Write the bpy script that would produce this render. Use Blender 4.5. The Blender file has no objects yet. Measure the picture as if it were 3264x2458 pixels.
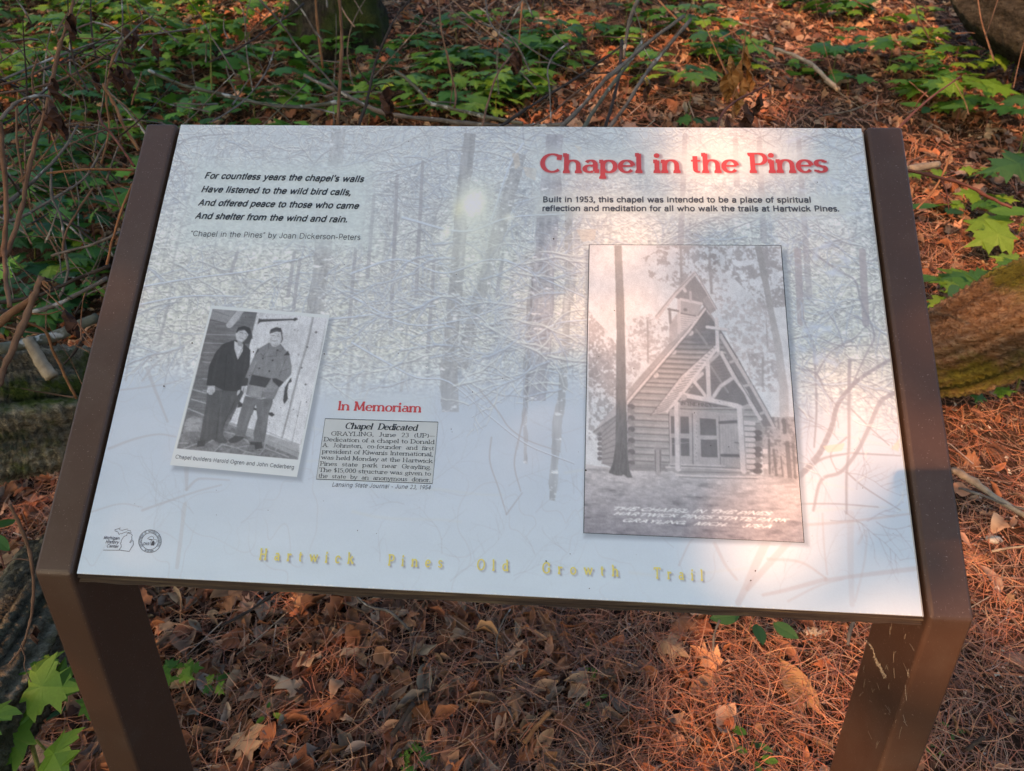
import bpy, math, random
import numpy as np
from mathutils import Vector, Matrix

scene = bpy.context.scene
# ---------------------------------------------------------------- camera (solved from the sign's own edges)
Z0 = 0.75                                   # height of the sign's lower edge above the ground
CP = [2191.809393, 0.07361, -0.560981, 0.508978, 1.133137, 0.001317, 0.073623, 0.823836, 0.594332, 0.042787, 0.451016, 0.003553, 0.096149, 0.043625]
F_PX, CAM, ROT = CP[0], np.array([CP[1], CP[2], CP[3]+Z0]), CP[4:7]
TILT, SLOPE, XP, OFF, DEPTH, PW = CP[7], CP[8], CP[10], CP[11], CP[12], CP[13]
W_PX, H_PX = 3264, 2458
cam_data = bpy.data.cameras.new("camera"); cam = bpy.data.objects.new("camera", cam_data); scene.collection.objects.link(cam)
cam.location = CAM; cam.rotation_euler = ROT
cam_data.sensor_width = 36; cam_data.lens = 36*F_PX/W_PX; cam_data.clip_start = .01; cam_data.clip_end = 400
cam_data.dof.use_dof = True; cam_data.dof.focus_distance = .86; cam_data.dof.aperture_fstop = 9.5
scene.camera = cam
scene.render.resolution_x, scene.render.resolution_y = 1024, 771
Rm = np.array(cam.rotation_euler.to_matrix())
def ray(x, y):
    v = Rm @ np.array([(x-W_PX/2)/F_PX, -(y-H_PX/2)/F_PX, -1.]); return v/np.linalg.norm(v)
def at(x, y, depth):
    """point seen at photo pixel x, y at the given distance in metres"""
    return CAM+ray(x, y)*depth
# ---------------------------------------------------------------- sky, sun, exposure
SUN_TO = -ray(2914, 1586); SUN_TO = SUN_TO/np.linalg.norm(SUN_TO)
elev = math.asin(SUN_TO[2]); azim = math.atan2(SUN_TO[0], SUN_TO[1])
world = bpy.data.worlds.new("World"); scene.world = world; world.use_nodes = True
nt = world.node_tree; sky = nt.nodes.new("ShaderNodeTexSky"); sky.sky_type = 'NISHITA'; sky.sun_disc = False
sky.sun_elevation = elev; sky.sun_rotation = azim; sky.air_density = 1.0; sky.dust_density = 2.5; sky.ozone_density = 1.0
bg = nt.nodes["Background"]; bg.inputs[1].default_value = .15; nt.links.new(sky.outputs[0], bg.inputs[0])
sd = bpy.data.lights.new("sun", 'SUN'); sun = bpy.data.objects.new("sun", sd); scene.collection.objects.link(sun)
sd.energy = 3.1; sd.angle = math.radians(.6); sd.color = (1.0, .50, .26)
sun.rotation_euler = Vector(SUN_TO).to_track_quat('Z', 'Y').to_euler(); sun.location = (-3, -5, 6)
scene.view_settings.view_transform = 'Standard'; scene.view_settings.look = 'None'; scene.view_settings.exposure = .86; scene.view_settings.gamma = 1
scene.view_settings.use_curve_mapping = False

# ---------------------------------------------------------------- helpers
col = scene.collection
def link(name, me, parent=None, label=None, cat=None, group=None, kind=None):
    o = bpy.data.objects.new(name, me); col.objects.link(o)
    if parent is not None: o.parent = parent
    if label: o['label'] = label
    if cat: o['category'] = cat
    if group: o['group'] = group
    if kind: o['kind'] = kind
    return o
def mesh_np(name, V, Fc, mat=None, colr=None, smooth=False):
    """Fc: array (n,3|4) or list of polygons; colr: per-vertex linear rgb"""
    me = bpy.data.meshes.new(name); V = np.asarray(V, np.float32)
    if isinstance(Fc, np.ndarray) and Fc.ndim == 2:
        n, k = Fc.shape
        me.vertices.add(len(V)); me.vertices.foreach_set("co", V.ravel())
        me.loops.add(n*k); me.loops.foreach_set("vertex_index", Fc.astype(np.int32).ravel())
        me.polygons.add(n); me.polygons.foreach_set("loop_start", np.arange(0, n*k, k, dtype=np.int32)); me.polygons.foreach_set("loop_total", np.full(n, k, np.int32))
        me.update(calc_edges=True)
    else: me.from_pydata(V.tolist(), [], [tuple(int(i) for i in f) for f in Fc]); me.update()
    if colr is not None:
        a = me.color_attributes.new("Col", 'FLOAT_COLOR', 'POINT'); c = np.ones((len(V), 4), np.float32); c[:, :3] = colr; a.data.foreach_set("color", c.ravel())
    if smooth: me.polygons.foreach_set("use_smooth", np.ones(len(me.polygons), bool))
    if mat: me.materials.append(mat)
    return me
def lin(c): c = np.asarray(c, float); return np.where(c <= .04045, c/12.92, ((c+.055)/1.055)**2.4)

class NT:
    def __init__(s, name, rough=.6, spec=.5):
        s.m = bpy.data.materials.new(name); s.m.use_nodes = True; s.t = s.m.node_tree; s.b = s.t.nodes["Principled BSDF"]
        s.b.inputs["Roughness"].default_value = rough; s.b.inputs["Specular IOR Level"].default_value = spec
    def n(s, ty, **kw):
        o = s.t.nodes.new("ShaderNode"+ty)
        for k, v in kw.items():
            if hasattr(o, k): setattr(o, k, v)
            else: o.inputs[k.replace('_', ' ')].default_value = v
        return o
    def l(s, a, b): s.t.links.new(a, b)
    def noise(s, scale, detail=4, rough=.55, coord=None, stretch=None):
        tc = s.n("TexCoord"); n = s.n("TexNoise"); n.inputs["Scale"].default_value = scale; n.inputs["Detail"].default_value = detail; n.inputs["Roughness"].default_value = rough
        src = tc.outputs[coord or "Object"]
        if stretch: mp = s.n("Mapping"); mp.inputs["Scale"].default_value = stretch; s.l(src, mp.inputs[0]); src = mp.outputs[0]
        s.l(src, n.inputs["Vector"]); return n.outputs["Fac"]
    def ramp(s, fac, stops):
        r = s.n("ValToRGB"); e = r.color_ramp.elements
        while len(e) < len(stops): e.new(.5)
        for i, (p, c) in enumerate(stops): e[i].position = p; e[i].color = (*c, 1)
        s.l(fac, r.inputs[0]); return r.outputs[0]
    def mix(s, fac, a, b, mode='MIX'):
        m = s.n("Mix"); m.data_type = 'RGBA'; m.blend_type = mode
        for sock, v in ((m.inputs[0], fac), (m.inputs[6], a), (m.inputs[7], b)):
            if isinstance(v, (int, float)): sock.default_value = v
            elif isinstance(v, tuple): sock.default_value = (*v, 1)
            else: s.l(v, sock)
        return m.outputs[2]
    def bump(s, fac, strength, dist): 
        b = s.n("Bump"); b.inputs["Strength"].default_value = strength; b.inputs["Distance"].default_value = dist; s.l(fac, b.inputs["Height"]); s.l(b.outputs[0], s.b.inputs["Normal"])
    def base(s, c):
        if isinstance(c, tuple): s.b.inputs["Base Color"].default_value = (*c, 1)
        else: s.l(c, s.b.inputs["Base Color"])
        return s
def spline(P, n):
    """Catmull-Rom through the points, n steps per span"""
    P = [np.asarray(p, float) for p in P]
    if len(P) < 2: return np.array(P)
    Q = [2*P[0]-P[1]]+P+[2*P[-1]-P[-2]]; out = []
    for i in range(1, len(Q)-2):
        for k in range(n):
            t = k/n; out.append(.5*((2*Q[i])+(-Q[i-1]+Q[i+1])*t+(2*Q[i-1]-5*Q[i]+4*Q[i+1]-Q[i+2])*t*t+(-Q[i-1]+3*Q[i]-3*Q[i+1]+Q[i+2])*t**3))
    out.append(P[-1]); return np.array(out)
def tube_data(P, R, n=7, rnd=None, cap=True):
    """tapered tube; P (m,3), R (m,)"""
    P = np.asarray(P, float); m = len(P); T = np.gradient(P, axis=0); T /= np.linalg.norm(T, axis=1)[:, None]+1e-12
    up = np.array([.13, .31, .94]); V = []
    a = np.cross(T[0], up); a /= np.linalg.norm(a)
    ang = np.arange(n)*2*math.pi/n
    for i in range(m):
        a = a-T[i]*np.dot(a, T[i]); a /= np.linalg.norm(a)+1e-12; b = np.cross(T[i], a)
        r = R[i]*(1+(rnd.uniform(-.06, .06, n) if rnd is not None else np.zeros(n)))
        V.append(P[i]+np.outer(np.cos(ang)*r, a)+np.outer(np.sin(ang)*r, b))
    V = np.concatenate(V); Fc = []
    for i in range(m-1):
        for j in range(n): Fc.append((i*n+j, i*n+(j+1) % n, (i+1)*n+(j+1) % n, (i+1)*n+j))
    if cap:
        V = np.concatenate([V, P[:1], P[-1:]]); c0, c1 = len(V)-2, len(V)-1
        for j in range(n): Fc.append((c0, (j+1) % n, j)); Fc.append((c1, (m-1)*n+j, (m-1)*n+(j+1) % n))
    return V, Fc
def hz(x, y):
    """height of the forest floor"""
    x = np.asarray(x, float); y = np.asarray(y, float)
    k = .35; s = np.logaddexp(0, (y-.85)/k)*k; far = np.logaddexp(0, (y-9)/1.5)*1.5
    z = .455*s-.33*far
    z = z+.022*np.sin(x*3.1+1+.7*y)*np.cos(y*2.3+x*.6)+.012*np.sin(x*7.3+2*y)*np.sin(y*6.1-x)+.005*np.sin(x*17+y*9)*np.sin(y*15-x*4)
    z = z+.05*np.sin(x*.9+2)*np.clip(np.abs(y-1)/3, 0, 1)
    return z
def ground_at(x, y):
    """where the sight line through photo pixel x, y meets the floor -> point, distance"""
    v = ray(x, y); t = .5
    for i in range(600):
        p = CAM+v*t
        if p[2] < hz(p[0], p[1]): break
        t += .006+.012*t
    lo, hi = t-(.006+.012*t)*1.2, t
    for i in range(14):
        md = (lo+hi)/2; p = CAM+v*md
        if p[2] < hz(p[0], p[1]): hi = md
        else: lo = md
    return CAM+v*hi, hi
def nrm(v): v = np.asarray(v, float); return v/(np.linalg.norm(v)+1e-12)

# ---------------------------------------------------------------- stroke lettering (flared serif face drawn with a broad nib)
# glyph: advance, then strokes. L polyline, A arc(cx,cy,rx,ry,a0,a1), S serif(x,y,half length), D dot
GL = {
'C': (.98, "A .52,.5,.42,.46,48,312;L .80,.66 .84,.93"),
'h': (.80, "L .14,.03 .14,.97;S .14,.02;S .09,.96,.1;A .40,.38,.25,.25,175,0;L .65,.38 .65,.03;S .65,.02"),
'n': (.80, "L .14,.03 .14,.62;S .14,.02;S .09,.62,.1;A .40,.38,.25,.25,175,0;L .65,.38 .65,.03;S .65,.02"),
'm': (1.22, "L .14,.03 .14,.62;S .14,.02;S .09,.62,.1;A .37,.38,.22,.25,175,0;L .59,.38 .59,.03;S .59,.02;A .83,.38,.23,.25,175,0;L 1.06,.38 1.06,.03;S 1.06,.02"),
'a': (.74, "A .37,.42,.2,.21,-5,150;L .57,.44 .57,.06;S .63,.03,.1;A .33,.2,.21,.17,50,310;L .42,.37 .57,.40"),
'p': (.78, "L .14,-.26 .14,.62;S .14,-.27;S .09,.62,.1;A .40,.32,.27,.30,165,-165"),
'q': (.78, "L .64,-.26 .64,.62;S .64,-.27;A .38,.32,.27,.30,15,345"),
'b': (.78, "L .14,.05 .14,.97;S .09,.96,.1;A .40,.32,.27,.30,165,-165"),
'd': (.78, "L .64,.03 .64,.97;S .59,.96,.1;S .70,.02,.1;A .38,.32,.27,.30,15,345"),
'e': (.72, "A .37,.32,.27,.30,5,322;L .10,.34 .63,.34"),
'c': (.68, "A .37,.32,.27,.30,40,320;L .58,.44 .59,.56"),
'o': (.76, "A .38,.32,.28,.30,0,360"),
'l': (.34, "L .16,.03 .16,.97;S .16,.02;S .11,.96,.1"),
'i': (.34, "L .16,.03 .16,.62;S .16,.02;S .11,.62,.1;D .16,.87"),
'j': (.34, "L .18,-.1 .18,.62;A .04,-.1,.14,.15,0,-90;S .13,.62,.1;D .18,.87"),
't': (.48, "L .2,.84 .2,.18;A .34,.18,.14,.15,180,290;L .03,.60 .42,.60"),
'f': (.46, "L .18,.03 .18,.78;S .18,.02;A .34,.78,.16,.17,180,50;L .03,.60 .40,.60"),
'r': (.54, "L .14,.03 .14,.62;S .14,.02;S .09,.62,.1;A .38,.40,.23,.22,165,70;L .44,.60 .49,.50"),
's': (.60, "A .3,.465,.18,.15,40,240;L .2,.36 .40,.27;A .29,.175,.19,.15,60,-140;L .45,.50 .46,.60;L .12,.13 .10,.03"),
'u': (.80, "L .14,.62 .14,.24;A .37,.24,.23,.21,180,340;L .62,.62 .62,.03;S .09,.62,.1;S .57,.62,.1;S .68,.02,.1"),
'v': (.74, "L .10,.60 .37,.03;L .37,.03 .64,.60;S .10,.62,.14;S .64,.62,.12"),
'w': (1.08, "L .10,.60 .32,.03;L .32,.03 .54,.60;L .54,.60 .76,.03;L .76,.03 .98,.60;S .10,.62,.13;S .98,.62,.12;S .54,.62,.08"),
'y': (.74, "L .10,.60 .38,.03;L .64,.60 .30,-.22;S .10,.62,.14;S .64,.62,.12;D .20,-.22"),
'x': (.72, "L .12,.60 .60,.03;L .60,.60 .12,.03;S .12,.62,.13;S .60,.62,.12;S .12,.02,.12;S .60,.02,.13"),
'z': (.64, "L .10,.60 .54,.60;L .54,.60 .10,.03;L .10,.03 .56,.03"),
'k': (.78, "L .14,.03 .14,.97;S .14,.02;S .09,.96,.1;L .14,.28 .56,.60;L .32,.42 .64,.03;S .56,.62,.12;S .66,.02,.12"),
'g': (.74, "A .35,.40,.22,.21,0,360;L .52,.56 .68,.63;L .22,.22 .18,.10;L .18,.09 .50,.06;A .35,-.09,.28,.15,35,-215"),
'I': (.40, "L .2,.03 .2,.97;S .2,.02;S .2,.97"),
'P': (.78, "L .16,.03 .16,.95;S .16,.02;S .12,.96;A .42,.69,.27,.27,90,-90;L .16,.96 .42,.96;L .16,.42 .42,.42"),
'M': (1.15, "L .18,.03 .22,.97;L .22,.97 .57,.08;L .57,.08 .92,.97;L .92,.97 .97,.03;S .17,.02,.15;S .97,.02;S .16,.97,.12;S .98,.97,.12"),
'H': (1.0, "L .17,.03 .17,.97;L .80,.03 .80,.97;S .17,.02;S .17,.97;S .80,.02;S .80,.97;L .17,.50 .80,.50"),
'O': (1.04, "A .52,.5,.43,.47,0,360"),
'G': (1.02, "A .52,.5,.43,.47,48,330;L .82,.64 .86,.92;L .86,.44 .86,.12;S .84,.46,.18"),
'T': (.88, "L .44,.03 .44,.96;S .44,.02;L .06,.96 .82,.96;L .06,.98 .04,.78;L .82,.98 .84,.78"),
'D': (.98, "L .17,.03 .17,.96;S .12,.02,.12;S .12,.97,.12;A .44,.5,.45,.46,90,-90;L .17,.96 .44,.96;L .17,.04 .44,.04"),
'A': (.96, "L .12,.03 .46,.97;L .46,.97 .82,.03;L .24,.34 .70,.34;S .12,.02,.16;S .83,.02,.16"),
'R': (.94, "L .17,.03 .17,.96;S .17,.02;S .12,.97;A .44,.72,.26,.24,90,-90;L .17,.96 .44,.96;L .17,.48 .44,.48;L .42,.48 .76,.03;S .80,.02,.1"),
'Y': (.92, "L .46,.03 .46,.45;L .14,.96 .46,.45;L .46,.45 .78,.96;S .46,.02;S .14,.97;S .78,.97"),
'L': (.80, "L .17,.03 .17,.97;S .17,.97;S .12,.02;L .17,.03 .70,.03;L .70,.03 .74,.26"),
'N': (1.0, "L .17,.03 .17,.97;L .17,.97 .80,.05;L .80,.03 .80,.97;S .17,.02;S .14,.97,.12;S .80,.97"),
'J': (.60, "L .36,.97 .36,.2;A .19,.2,.17,.17,0,-150;S .36,.97"),
'U': (.96, "L .16,.97 .16,.32;A .46,.32,.30,.29,180,360;L .76,.32 .76,.97;S .16,.97;S .76,.97"),
'K': (.96, "L .17,.03 .17,.97;S .17,.02;S .17,.97;L .17,.38 .74,.97;L .38,.58 .80,.03;S .76,.97,.14;S .82,.02,.14"),
'E': (.84, "L .17,.03 .17,.97;S .12,.02;S .12,.97;L .17,.97 .70,.97;L .17,.03 .70,.03;L .17,.52 .56,.52;L .70,.97 .72,.78;L .70,.03 .74,.24"),
'S': (.70, "A .35,.72,.23,.24,40,240;L .22,.56 .48,.42;A .35,.27,.25,.24,60,-140"),
'V': (.92, "L .14,.97 .46,.03;L .46,.03 .80,.97;S .14,.97;S .80,.97"),
'W': (1.3, "L .12,.97 .38,.03;L .38,.03 .64,.97;L .64,.97 .90,.03;L .90,.03 1.16,.97"),
'B': (.86, "L .17,.03 .17,.96;A .42,.74,.23,.22,90,-90;A .44,.27,.27,.24,90,-90;L .17,.96 .42,.96;L .17,.52 .44,.52;L .17,.03 .44,.03"),
'F': (.80, "L .17,.03 .17,.97;L .17,.97 .68,.97;L .17,.52 .56,.52"),
'0': (.72, "A .36,.5,.25,.47,0,360"), '1': (.5, "L .27,.03 .27,.97;S .27,.02;L .27,.95 .10,.84"),
'2': (.68, "A .33,.70,.22,.26,160,-30;L .51,.56 .12,.04;L .12,.04 .58,.04"),
'3': (.68, "A .32,.73,.2,.23,150,-80;A .32,.26,.23,.24,80,-150"), '4': (.7, "L .46,.03 .46,.97;L .46,.97 .08,.30;L .08,.30 .62,.30"),
'5': (.68, "L .16,.96 .54,.96;L .16,.96 .14,.54;A .32,.31,.23,.28,120,-150"), '6': (.7, "A .36,.31,.23,.28,0,360;A .52,.42,.39,.52,95,190"),
'7': (.66, "L .10,.96 .58,.96;L .58,.96 .26,.03"), '8': (.7, "A .35,.74,.2,.22,0,360;A .35,.26,.23,.25,0,360"),
'9': (.7, "A .34,.68,.23,.28,0,360;A .18,.56,.39,.52,0,-85"),
'.': (.30, "D .14,.07"), ',': (.30, "D .14,.06;L .18,.05 .08,-.16"), '(': (.4, "A .46,.4,.34,.6,130,230"), ')': (.4, "A -.06,.4,.34,.6,50,-50"),
'-': (.46, "L .08,.34 .38,.34"), '_': (1.1, "L .06,.36 1.0,.36"), '$': (.68, "A .33,.68,.2,.2,40,240;L .2,.56 .46,.42;A .33,.3,.21,.2,60,-140;L .33,1.05 .33,-.06"),
'^': (.3, "D .14,.45"), ' ': (.42, ""),
}

SANS = {'g': (.78, "A .38,.32,.26,.29,15,345;L .64,.62 .64,-.06;A .40,-.06,.24,.17,0,-150"), 'y': (.72, "L .10,.62 .38,.03;L .64,.62 .32,-.14;L .32,-.14 .14,-.22"), 'I': (.34, "L .17,.0 .17,1."), 'J': (.66, "L .48,.97 .48,.25;A .28,.25,.20,.21,0,-180"),
 "'": (.26, "L .14,.98 .12,.74"), '"': (.42, "L .13,.98 .10,.76;L .30,.98 .27,.76"), '1': (.6, "L .32,.0 .32,.98;L .32,.92 .14,.76"), 'G': (1.02, "A .52,.5,.42,.45,45,345;L .93,.40 .93,.04;L .60,.44 .93,.44"), 'C': (.96, "A .52,.5,.42,.45,42,318"),
 'c': (.66, "A .37,.32,.27,.29,40,320"), 'r': (.46, "L .14,.0 .14,.62;A .36,.38,.22,.24,170,75"), 't': (.42, "L .2,.82 .2,.14;A .32,.14,.12,.12,180,280;L .04,.61 .38,.61"), 'f': (.42, "L .18,.0 .18,.80;A .33,.80,.15,.16,180,80;L .04,.61 .38,.61"),
 's': (.62, "A .31,.465,.20,.15,30,250;A .31,.17,.21,.15,70,-150;L .24,.345 .38,.30"), 'a': (.72, "A .35,.42,.22,.21,0,155;L .57,.42 .57,.0;A .33,.18,.23,.165,60,320;L .40,.34 .57,.40")}
def glyph_paths(ch, serif=True):
    adv, spec = GL[ch] if serif or ch not in SANS else SANS[ch]
    out = []
    for tok in spec.split(';'):
        if not tok: continue
        k, rest = tok[0], tok[2:]
        if k == 'L':
            out.append(('L', [tuple(float(v) for v in p.split(',')) for p in rest.split()]))
        elif k == 'A':
            cx, cy, rx, ry, a0, a1 = (float(v) for v in rest.split(','))
            n = max(5, int(abs(a1-a0)/15))
            out.append(('L', [(cx+rx*math.cos(math.radians(a0+(a1-a0)*i/n)), cy+ry*math.sin(math.radians(a0+(a1-a0)*i/n))) for i in range(n+1)]))
        elif k == 'S' and serif:
            v = [float(q) for q in rest.split(',')]
            out.append(('S', v if len(v) == 3 else v+[.15]))
        elif k == 'D':
            out.append(('D', [float(q) for q in rest.split(',')]))
    return adv, out

def text_polys(s, thick=.19, thin=.075, serif=True, shear=0., track=0., squeeze=1., const=False, wob=0., big_x=False):
    """quads/polygons of a line of text, cap height 1, starting at x=0; returns polygons and the total advance"""
    polys, x = [], 0.
    rnd = random.Random(len(s)*7+3)
    for ch in s:
        adv, ps = glyph_paths(ch, serif)
        oy = rnd.uniform(-wob, wob)
        low = big_x and ch.islower()
        def T(px, py):
            if low: py = py*1.14 if py < .62 else .707+(py-.62)*.80
            return ((x+px*squeeze) + shear*(py+oy), py+oy)
        for kind, v in ps:
            if kind == 'L':
                n = len(v); L = []; R = []
                for i in range(n):
                    a = v[max(0, i-1)]; b = v[min(n-1, i+1)]
                    dx, dy = b[0]-a[0], b[1]-a[1]; d = math.hypot(dx, dy) or 1; dx /= d; dy /= d
                    w = thick if const else thin+(thick-thin)*abs(dy)**1.4
                    if not const and n == 2 and dx*dy > 0 and abs(dx) > .2: w = thin+(w-thin)*.45
                    e = 0
                    if const: e = w*.3*(-1 if i == 0 else (1 if i == n-1 else 0))
                    L.append(T(v[i][0]+dx*e-dy*w/2/squeeze, v[i][1]+dy*e+dx*w/2)); R.append(T(v[i][0]+dx*e+dy*w/2/squeeze, v[i][1]+dy*e-dx*w/2))
                polys.append(('strip', L, R))
            elif kind == 'S':
                sx, sy, hl = v; h = thin*.55; up = .09 if sy < .3 else -.09
                if hl < .15: hl = hl*1.0
                polys.append(('poly', [T(sx-hl, sy-h), T(sx+hl, sy-h), T(sx+hl, sy+h), T(sx+thick*.5, sy+h+max(up, 0)), T(sx-thick*.5, sy+h+max(up, 0)), T(sx-hl, sy+h)] if up > 0 else
                              [T(sx-hl, sy+h), T(sx-hl, sy-h), T(sx-thick*.5, sy-h+up), T(sx+thick*.5, sy-h+up), T(sx+hl*.7, sy-h), T(sx+hl*.7, sy+h)]))
            else:
                r = max(thick*.62, .07)
                polys.append(('poly', [T(v[0]+r*math.cos(q*math.pi/5), v[1]+r*math.sin(q*math.pi/5)) for q in range(10)]))
        x += (adv+track)*squeeze
    return polys, x

# ---------------------------------------------------------------- a small painter for the flat print on the panel
def homog(src, dst):
    A = []; b = []
    for (x, y), (u, v) in zip(src, dst):
        A.append([x, y, 1, 0, 0, 0, -u*x, -u*y]); b.append(u)
        A.append([0, 0, 0, x, y, 1, -v*x, -v*y]); b.append(v)
    h = np.linalg.solve(np.array(A, float), np.array(b, float))
    return np.append(h, 1).reshape(3, 3)
def hap(Hm, P):
    P = np.asarray(P, float).reshape(-1, 2)
    q = np.c_[P, np.ones(len(P))] @ Hm.T
    return q[:, :2]/q[:, 2:3]

def vnoise(h, w, sy, sx, seed, octs=3):
    """value noise 0..1; sx, sy = size of the largest cell in cells of the grid"""
    rng = np.random.default_rng(seed); out = np.zeros((h, w)); tot = 0; a = 1.
    for o in range(octs):
        gy, gx = int(h/sy)+3, int(w/sx)+3
        g = rng.random((gy, gx))
        ys = np.arange(h)/sy; xs = np.arange(w)/sx
        y0 = ys.astype(int); x0 = xs.astype(int); fy = (ys-y0)[:, None]; fx = (xs-x0)[None, :]
        fy = fy*fy*(3-2*fy); fx = fx*fx*(3-2*fx)
        v = (g[y0][:, x0]*(1-fx)+g[y0][:, x0+1]*fx)*(1-fy)+(g[y0+1][:, x0]*(1-fx)+g[y0+1][:, x0+1]*fx)*fy
        out += a*v; tot += a; a *= .55; sy = max(sy/2, 1.01); sx = max(sx/2, 1.01)
    return out/tot

class Canvas:
    def __init__(s, corners, w, h):
        s.w, s.h = w, h; s.H = homog(corners, [(0, 0), (w-1, 0), (w-1, h-1), (0, h-1)]); s.Hi = np.linalg.inv(s.H)
        s.a = np.zeros((h, w, 3)); s.clip = None
        c = np.array(corners, float); s.k = w/(.5*(np.linalg.norm(c[1]-c[0])+np.linalg.norm(c[2]-c[3])))
    def _bb(s, P, m):
        x0 = max(0, int(P[:, 0].min()-m)); x1 = min(s.w, int(P[:, 0].max()+m)+2); y0 = max(0, int(P[:, 1].min()-m)); y1 = min(s.h, int(P[:, 1].max()+m)+2)
        return x0, x1, y0, y1
    def blend(s, y0, y1, x0, x1, cov, col, a):
        if s.clip is not None: cov = cov*s.clip[y0:y1, x0:x1]
        cov = (cov*a)[..., None]
        s.a[y0:y1, x0:x1] = s.a[y0:y1, x0:x1]*(1-cov)+np.asarray(col, float)*cov
    def cover(s, G, bb):
        x0, x1, y0, y1 = bb; acc = np.zeros((y1-y0, x1-x0))
        for oy in (-.25, .25):
            for ox in (-.25, .25):
                X = np.arange(x0, x1)[None, :]+ox; Y = np.arange(y0, y1)[:, None]+oy
                ins = np.zeros((y1-y0, x1-x0), bool); n = len(G)
                for i in range(n):
                    (ax, ay), (bx, by) = G[i], G[(i+1) % n]
                    if ay == by: continue
                    ins ^= ((ay > Y) != (by > Y)) & (X < (bx-ax)*(Y-ay)/(by-ay)+ax)
                acc += ins
        return acc/4
    def poly(s, pts, col, a=1., grid=False, tex=None):
        G = np.asarray(pts, float) if grid else hap(s.H, pts)
        bb = s._bb(G, 1); x0, x1, y0, y1 = bb
        if x1 <= x0 or y1 <= y0: return
        cov = s.cover(G, bb)
        if tex is not None: cov = cov*tex[y0:y1, x0:x1]
        if callable(col):
            yy, xx = np.mgrid[y0:y1, x0:x1]; col = col(xx/s.w, yy/s.h)
        s.blend(y0, y1, x0, x1, cov, col, a)
    def mask(s, pts):
        G = hap(s.H, pts); m = np.zeros((s.h, s.w)); bb = s._bb(G, 1); x0, x1, y0, y1 = bb
        m[y0:y1, x0:x1] = s.cover(G, bb); return m
    def line(s, pts, w, col, a=1., grid=False, w1=None, soft=.5):
        """w in photo pixels (or grid cells)"""
        if getattr(s, 'smooth', False) and not grid and len(pts) > 2: pts = spline(pts, 5)
        G = np.asarray(pts, float) if grid else hap(s.H, pts)
        k = 1. if grid else s.k
        w0 = w*k; w1 = w0 if w1 is None else w1*k; n = len(G)-1
        m = max(w0, w1)/2+1+soft; bb = s._bb(G, m); x0, x1, y0, y1 = bb
        if x1 <= x0 or y1 <= y0: return
        big = (x1-x0)*(y1-y0) > 20000 and n > 1
        if big:
            for i in range(n): s.line(G[i:i+2], w0+(w1-w0)*i/n, col, a, True, w0+(w1-w0)*(i+1)/n, soft)
            return
        X = np.arange(x0, x1)[None, :].astype(float); Y = np.arange(y0, y1)[:, None].astype(float)
        cov = np.zeros((y1-y0, x1-x0))
        for i in range(n):
            (ax, ay), (bx, by) = G[i], G[i+1]; dx, dy = bx-ax, by-ay; L2 = dx*dx+dy*dy+1e-9
            t = np.clip(((X-ax)*dx+(Y-ay)*dy)/L2, 0, 1)
            d = np.hypot(X-ax-t*dx, Y-ay-t*dy); hw = (w0+(w1-w0)*(i+t)/n)/2
            # thin lines fade rather than vanish
            c = np.clip((np.maximum(hw, .35)-d)/soft*.5+.5, 0, 1)*np.minimum(1, hw/.35)
            cov = np.maximum(cov, c)
        s.blend(y0, y1, x0, x1, cov, col, a)
    def disc(s, c, rx, ry, col, a=1., pw=1., tex=None, ring=None):
        """soft-edged ellipse; pw small = hard edge; radii in photo pixels"""
        g = hap(s.H, [c])[0]; rx *= s.k; ry *= s.k
        x0 = max(0, int(g[0]-rx*1.1-2)); x1 = min(s.w, int(g[0]+rx*1.1+3)); y0 = max(0, int(g[1]-ry*1.1-2)); y1 = min(s.h, int(g[1]+ry*1.1+3))
        if x1 <= x0 or y1 <= y0: return
        yy, xx = np.mgrid[y0:y1, x0:x1]; d = np.hypot((xx-g[0])/rx, (yy-g[1])/ry)
        cov = np.clip((1-d)/pw, 0, 1); cov = cov*cov*(3-2*cov)
        if tex is not None: cov = cov*tex[y0:y1, x0:x1]
        s.blend(y0, y1, x0, x1, cov, col, a)
    def softbox(s, pts, col, a, r):
        """feathered quadrilateral"""
        G = hap(s.H, pts); m = np.zeros((s.h, s.w)); q = r*s.k; bb = s._bb(G, q+2); x0, x1, y0, y1 = bb
        yy, xx = np.mgrid[y0:y1, x0:x1].astype(float); d = np.full(xx.shape, 1e9); n = len(G)
        for i in range(n):
            (ax, ay), (bx, by) = G[i], G[(i+1) % n]; l = math.hypot(bx-ax, by-ay)
            d = np.minimum(d, ((bx-ax)*(yy-ay)-(by-ay)*(xx-ax))/l)
        cov = np.clip((d+q)/(2*q), 0, 1); cov = cov*cov*(3-2*cov)
        s.blend(y0, y1, x0, x1, cov, col, a)

def g3(g, t=0): return (g/255.*.985, g/255., min(1, (g+4+t)/255.))
def mk(ox, oy, sc): return lambda *pts: [(ox+x/sc, oy+y/sc) for x, y in pts]
K = 3264/2212.
D_ = lambda *pts: [(x*K, y*K) for x, y in pts]
PANEL_PX = [(577, 398), (2745, 410), (2940, 1964), (245, 1828)]

def paint_text(cv, s, p0, p1, hpx, col, a=1., **kw):
    """stroke lettering painted between two photo points"""
    polys, tot = text_polys(s, **kw); p0 = np.array(p0, float); p1 = np.array(p1, float); e = (p1-p0)/tot; up = np.array([e[1], -e[0]]); up = up/np.linalg.norm(up)*hpx
    for p in polys:
        pts = (p[1]+p[2][::-1]) if p[0] == 'strip' else p[1]
        cv.poly([tuple(p0+e*x+up*y) for x, y in pts], col, a)

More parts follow.
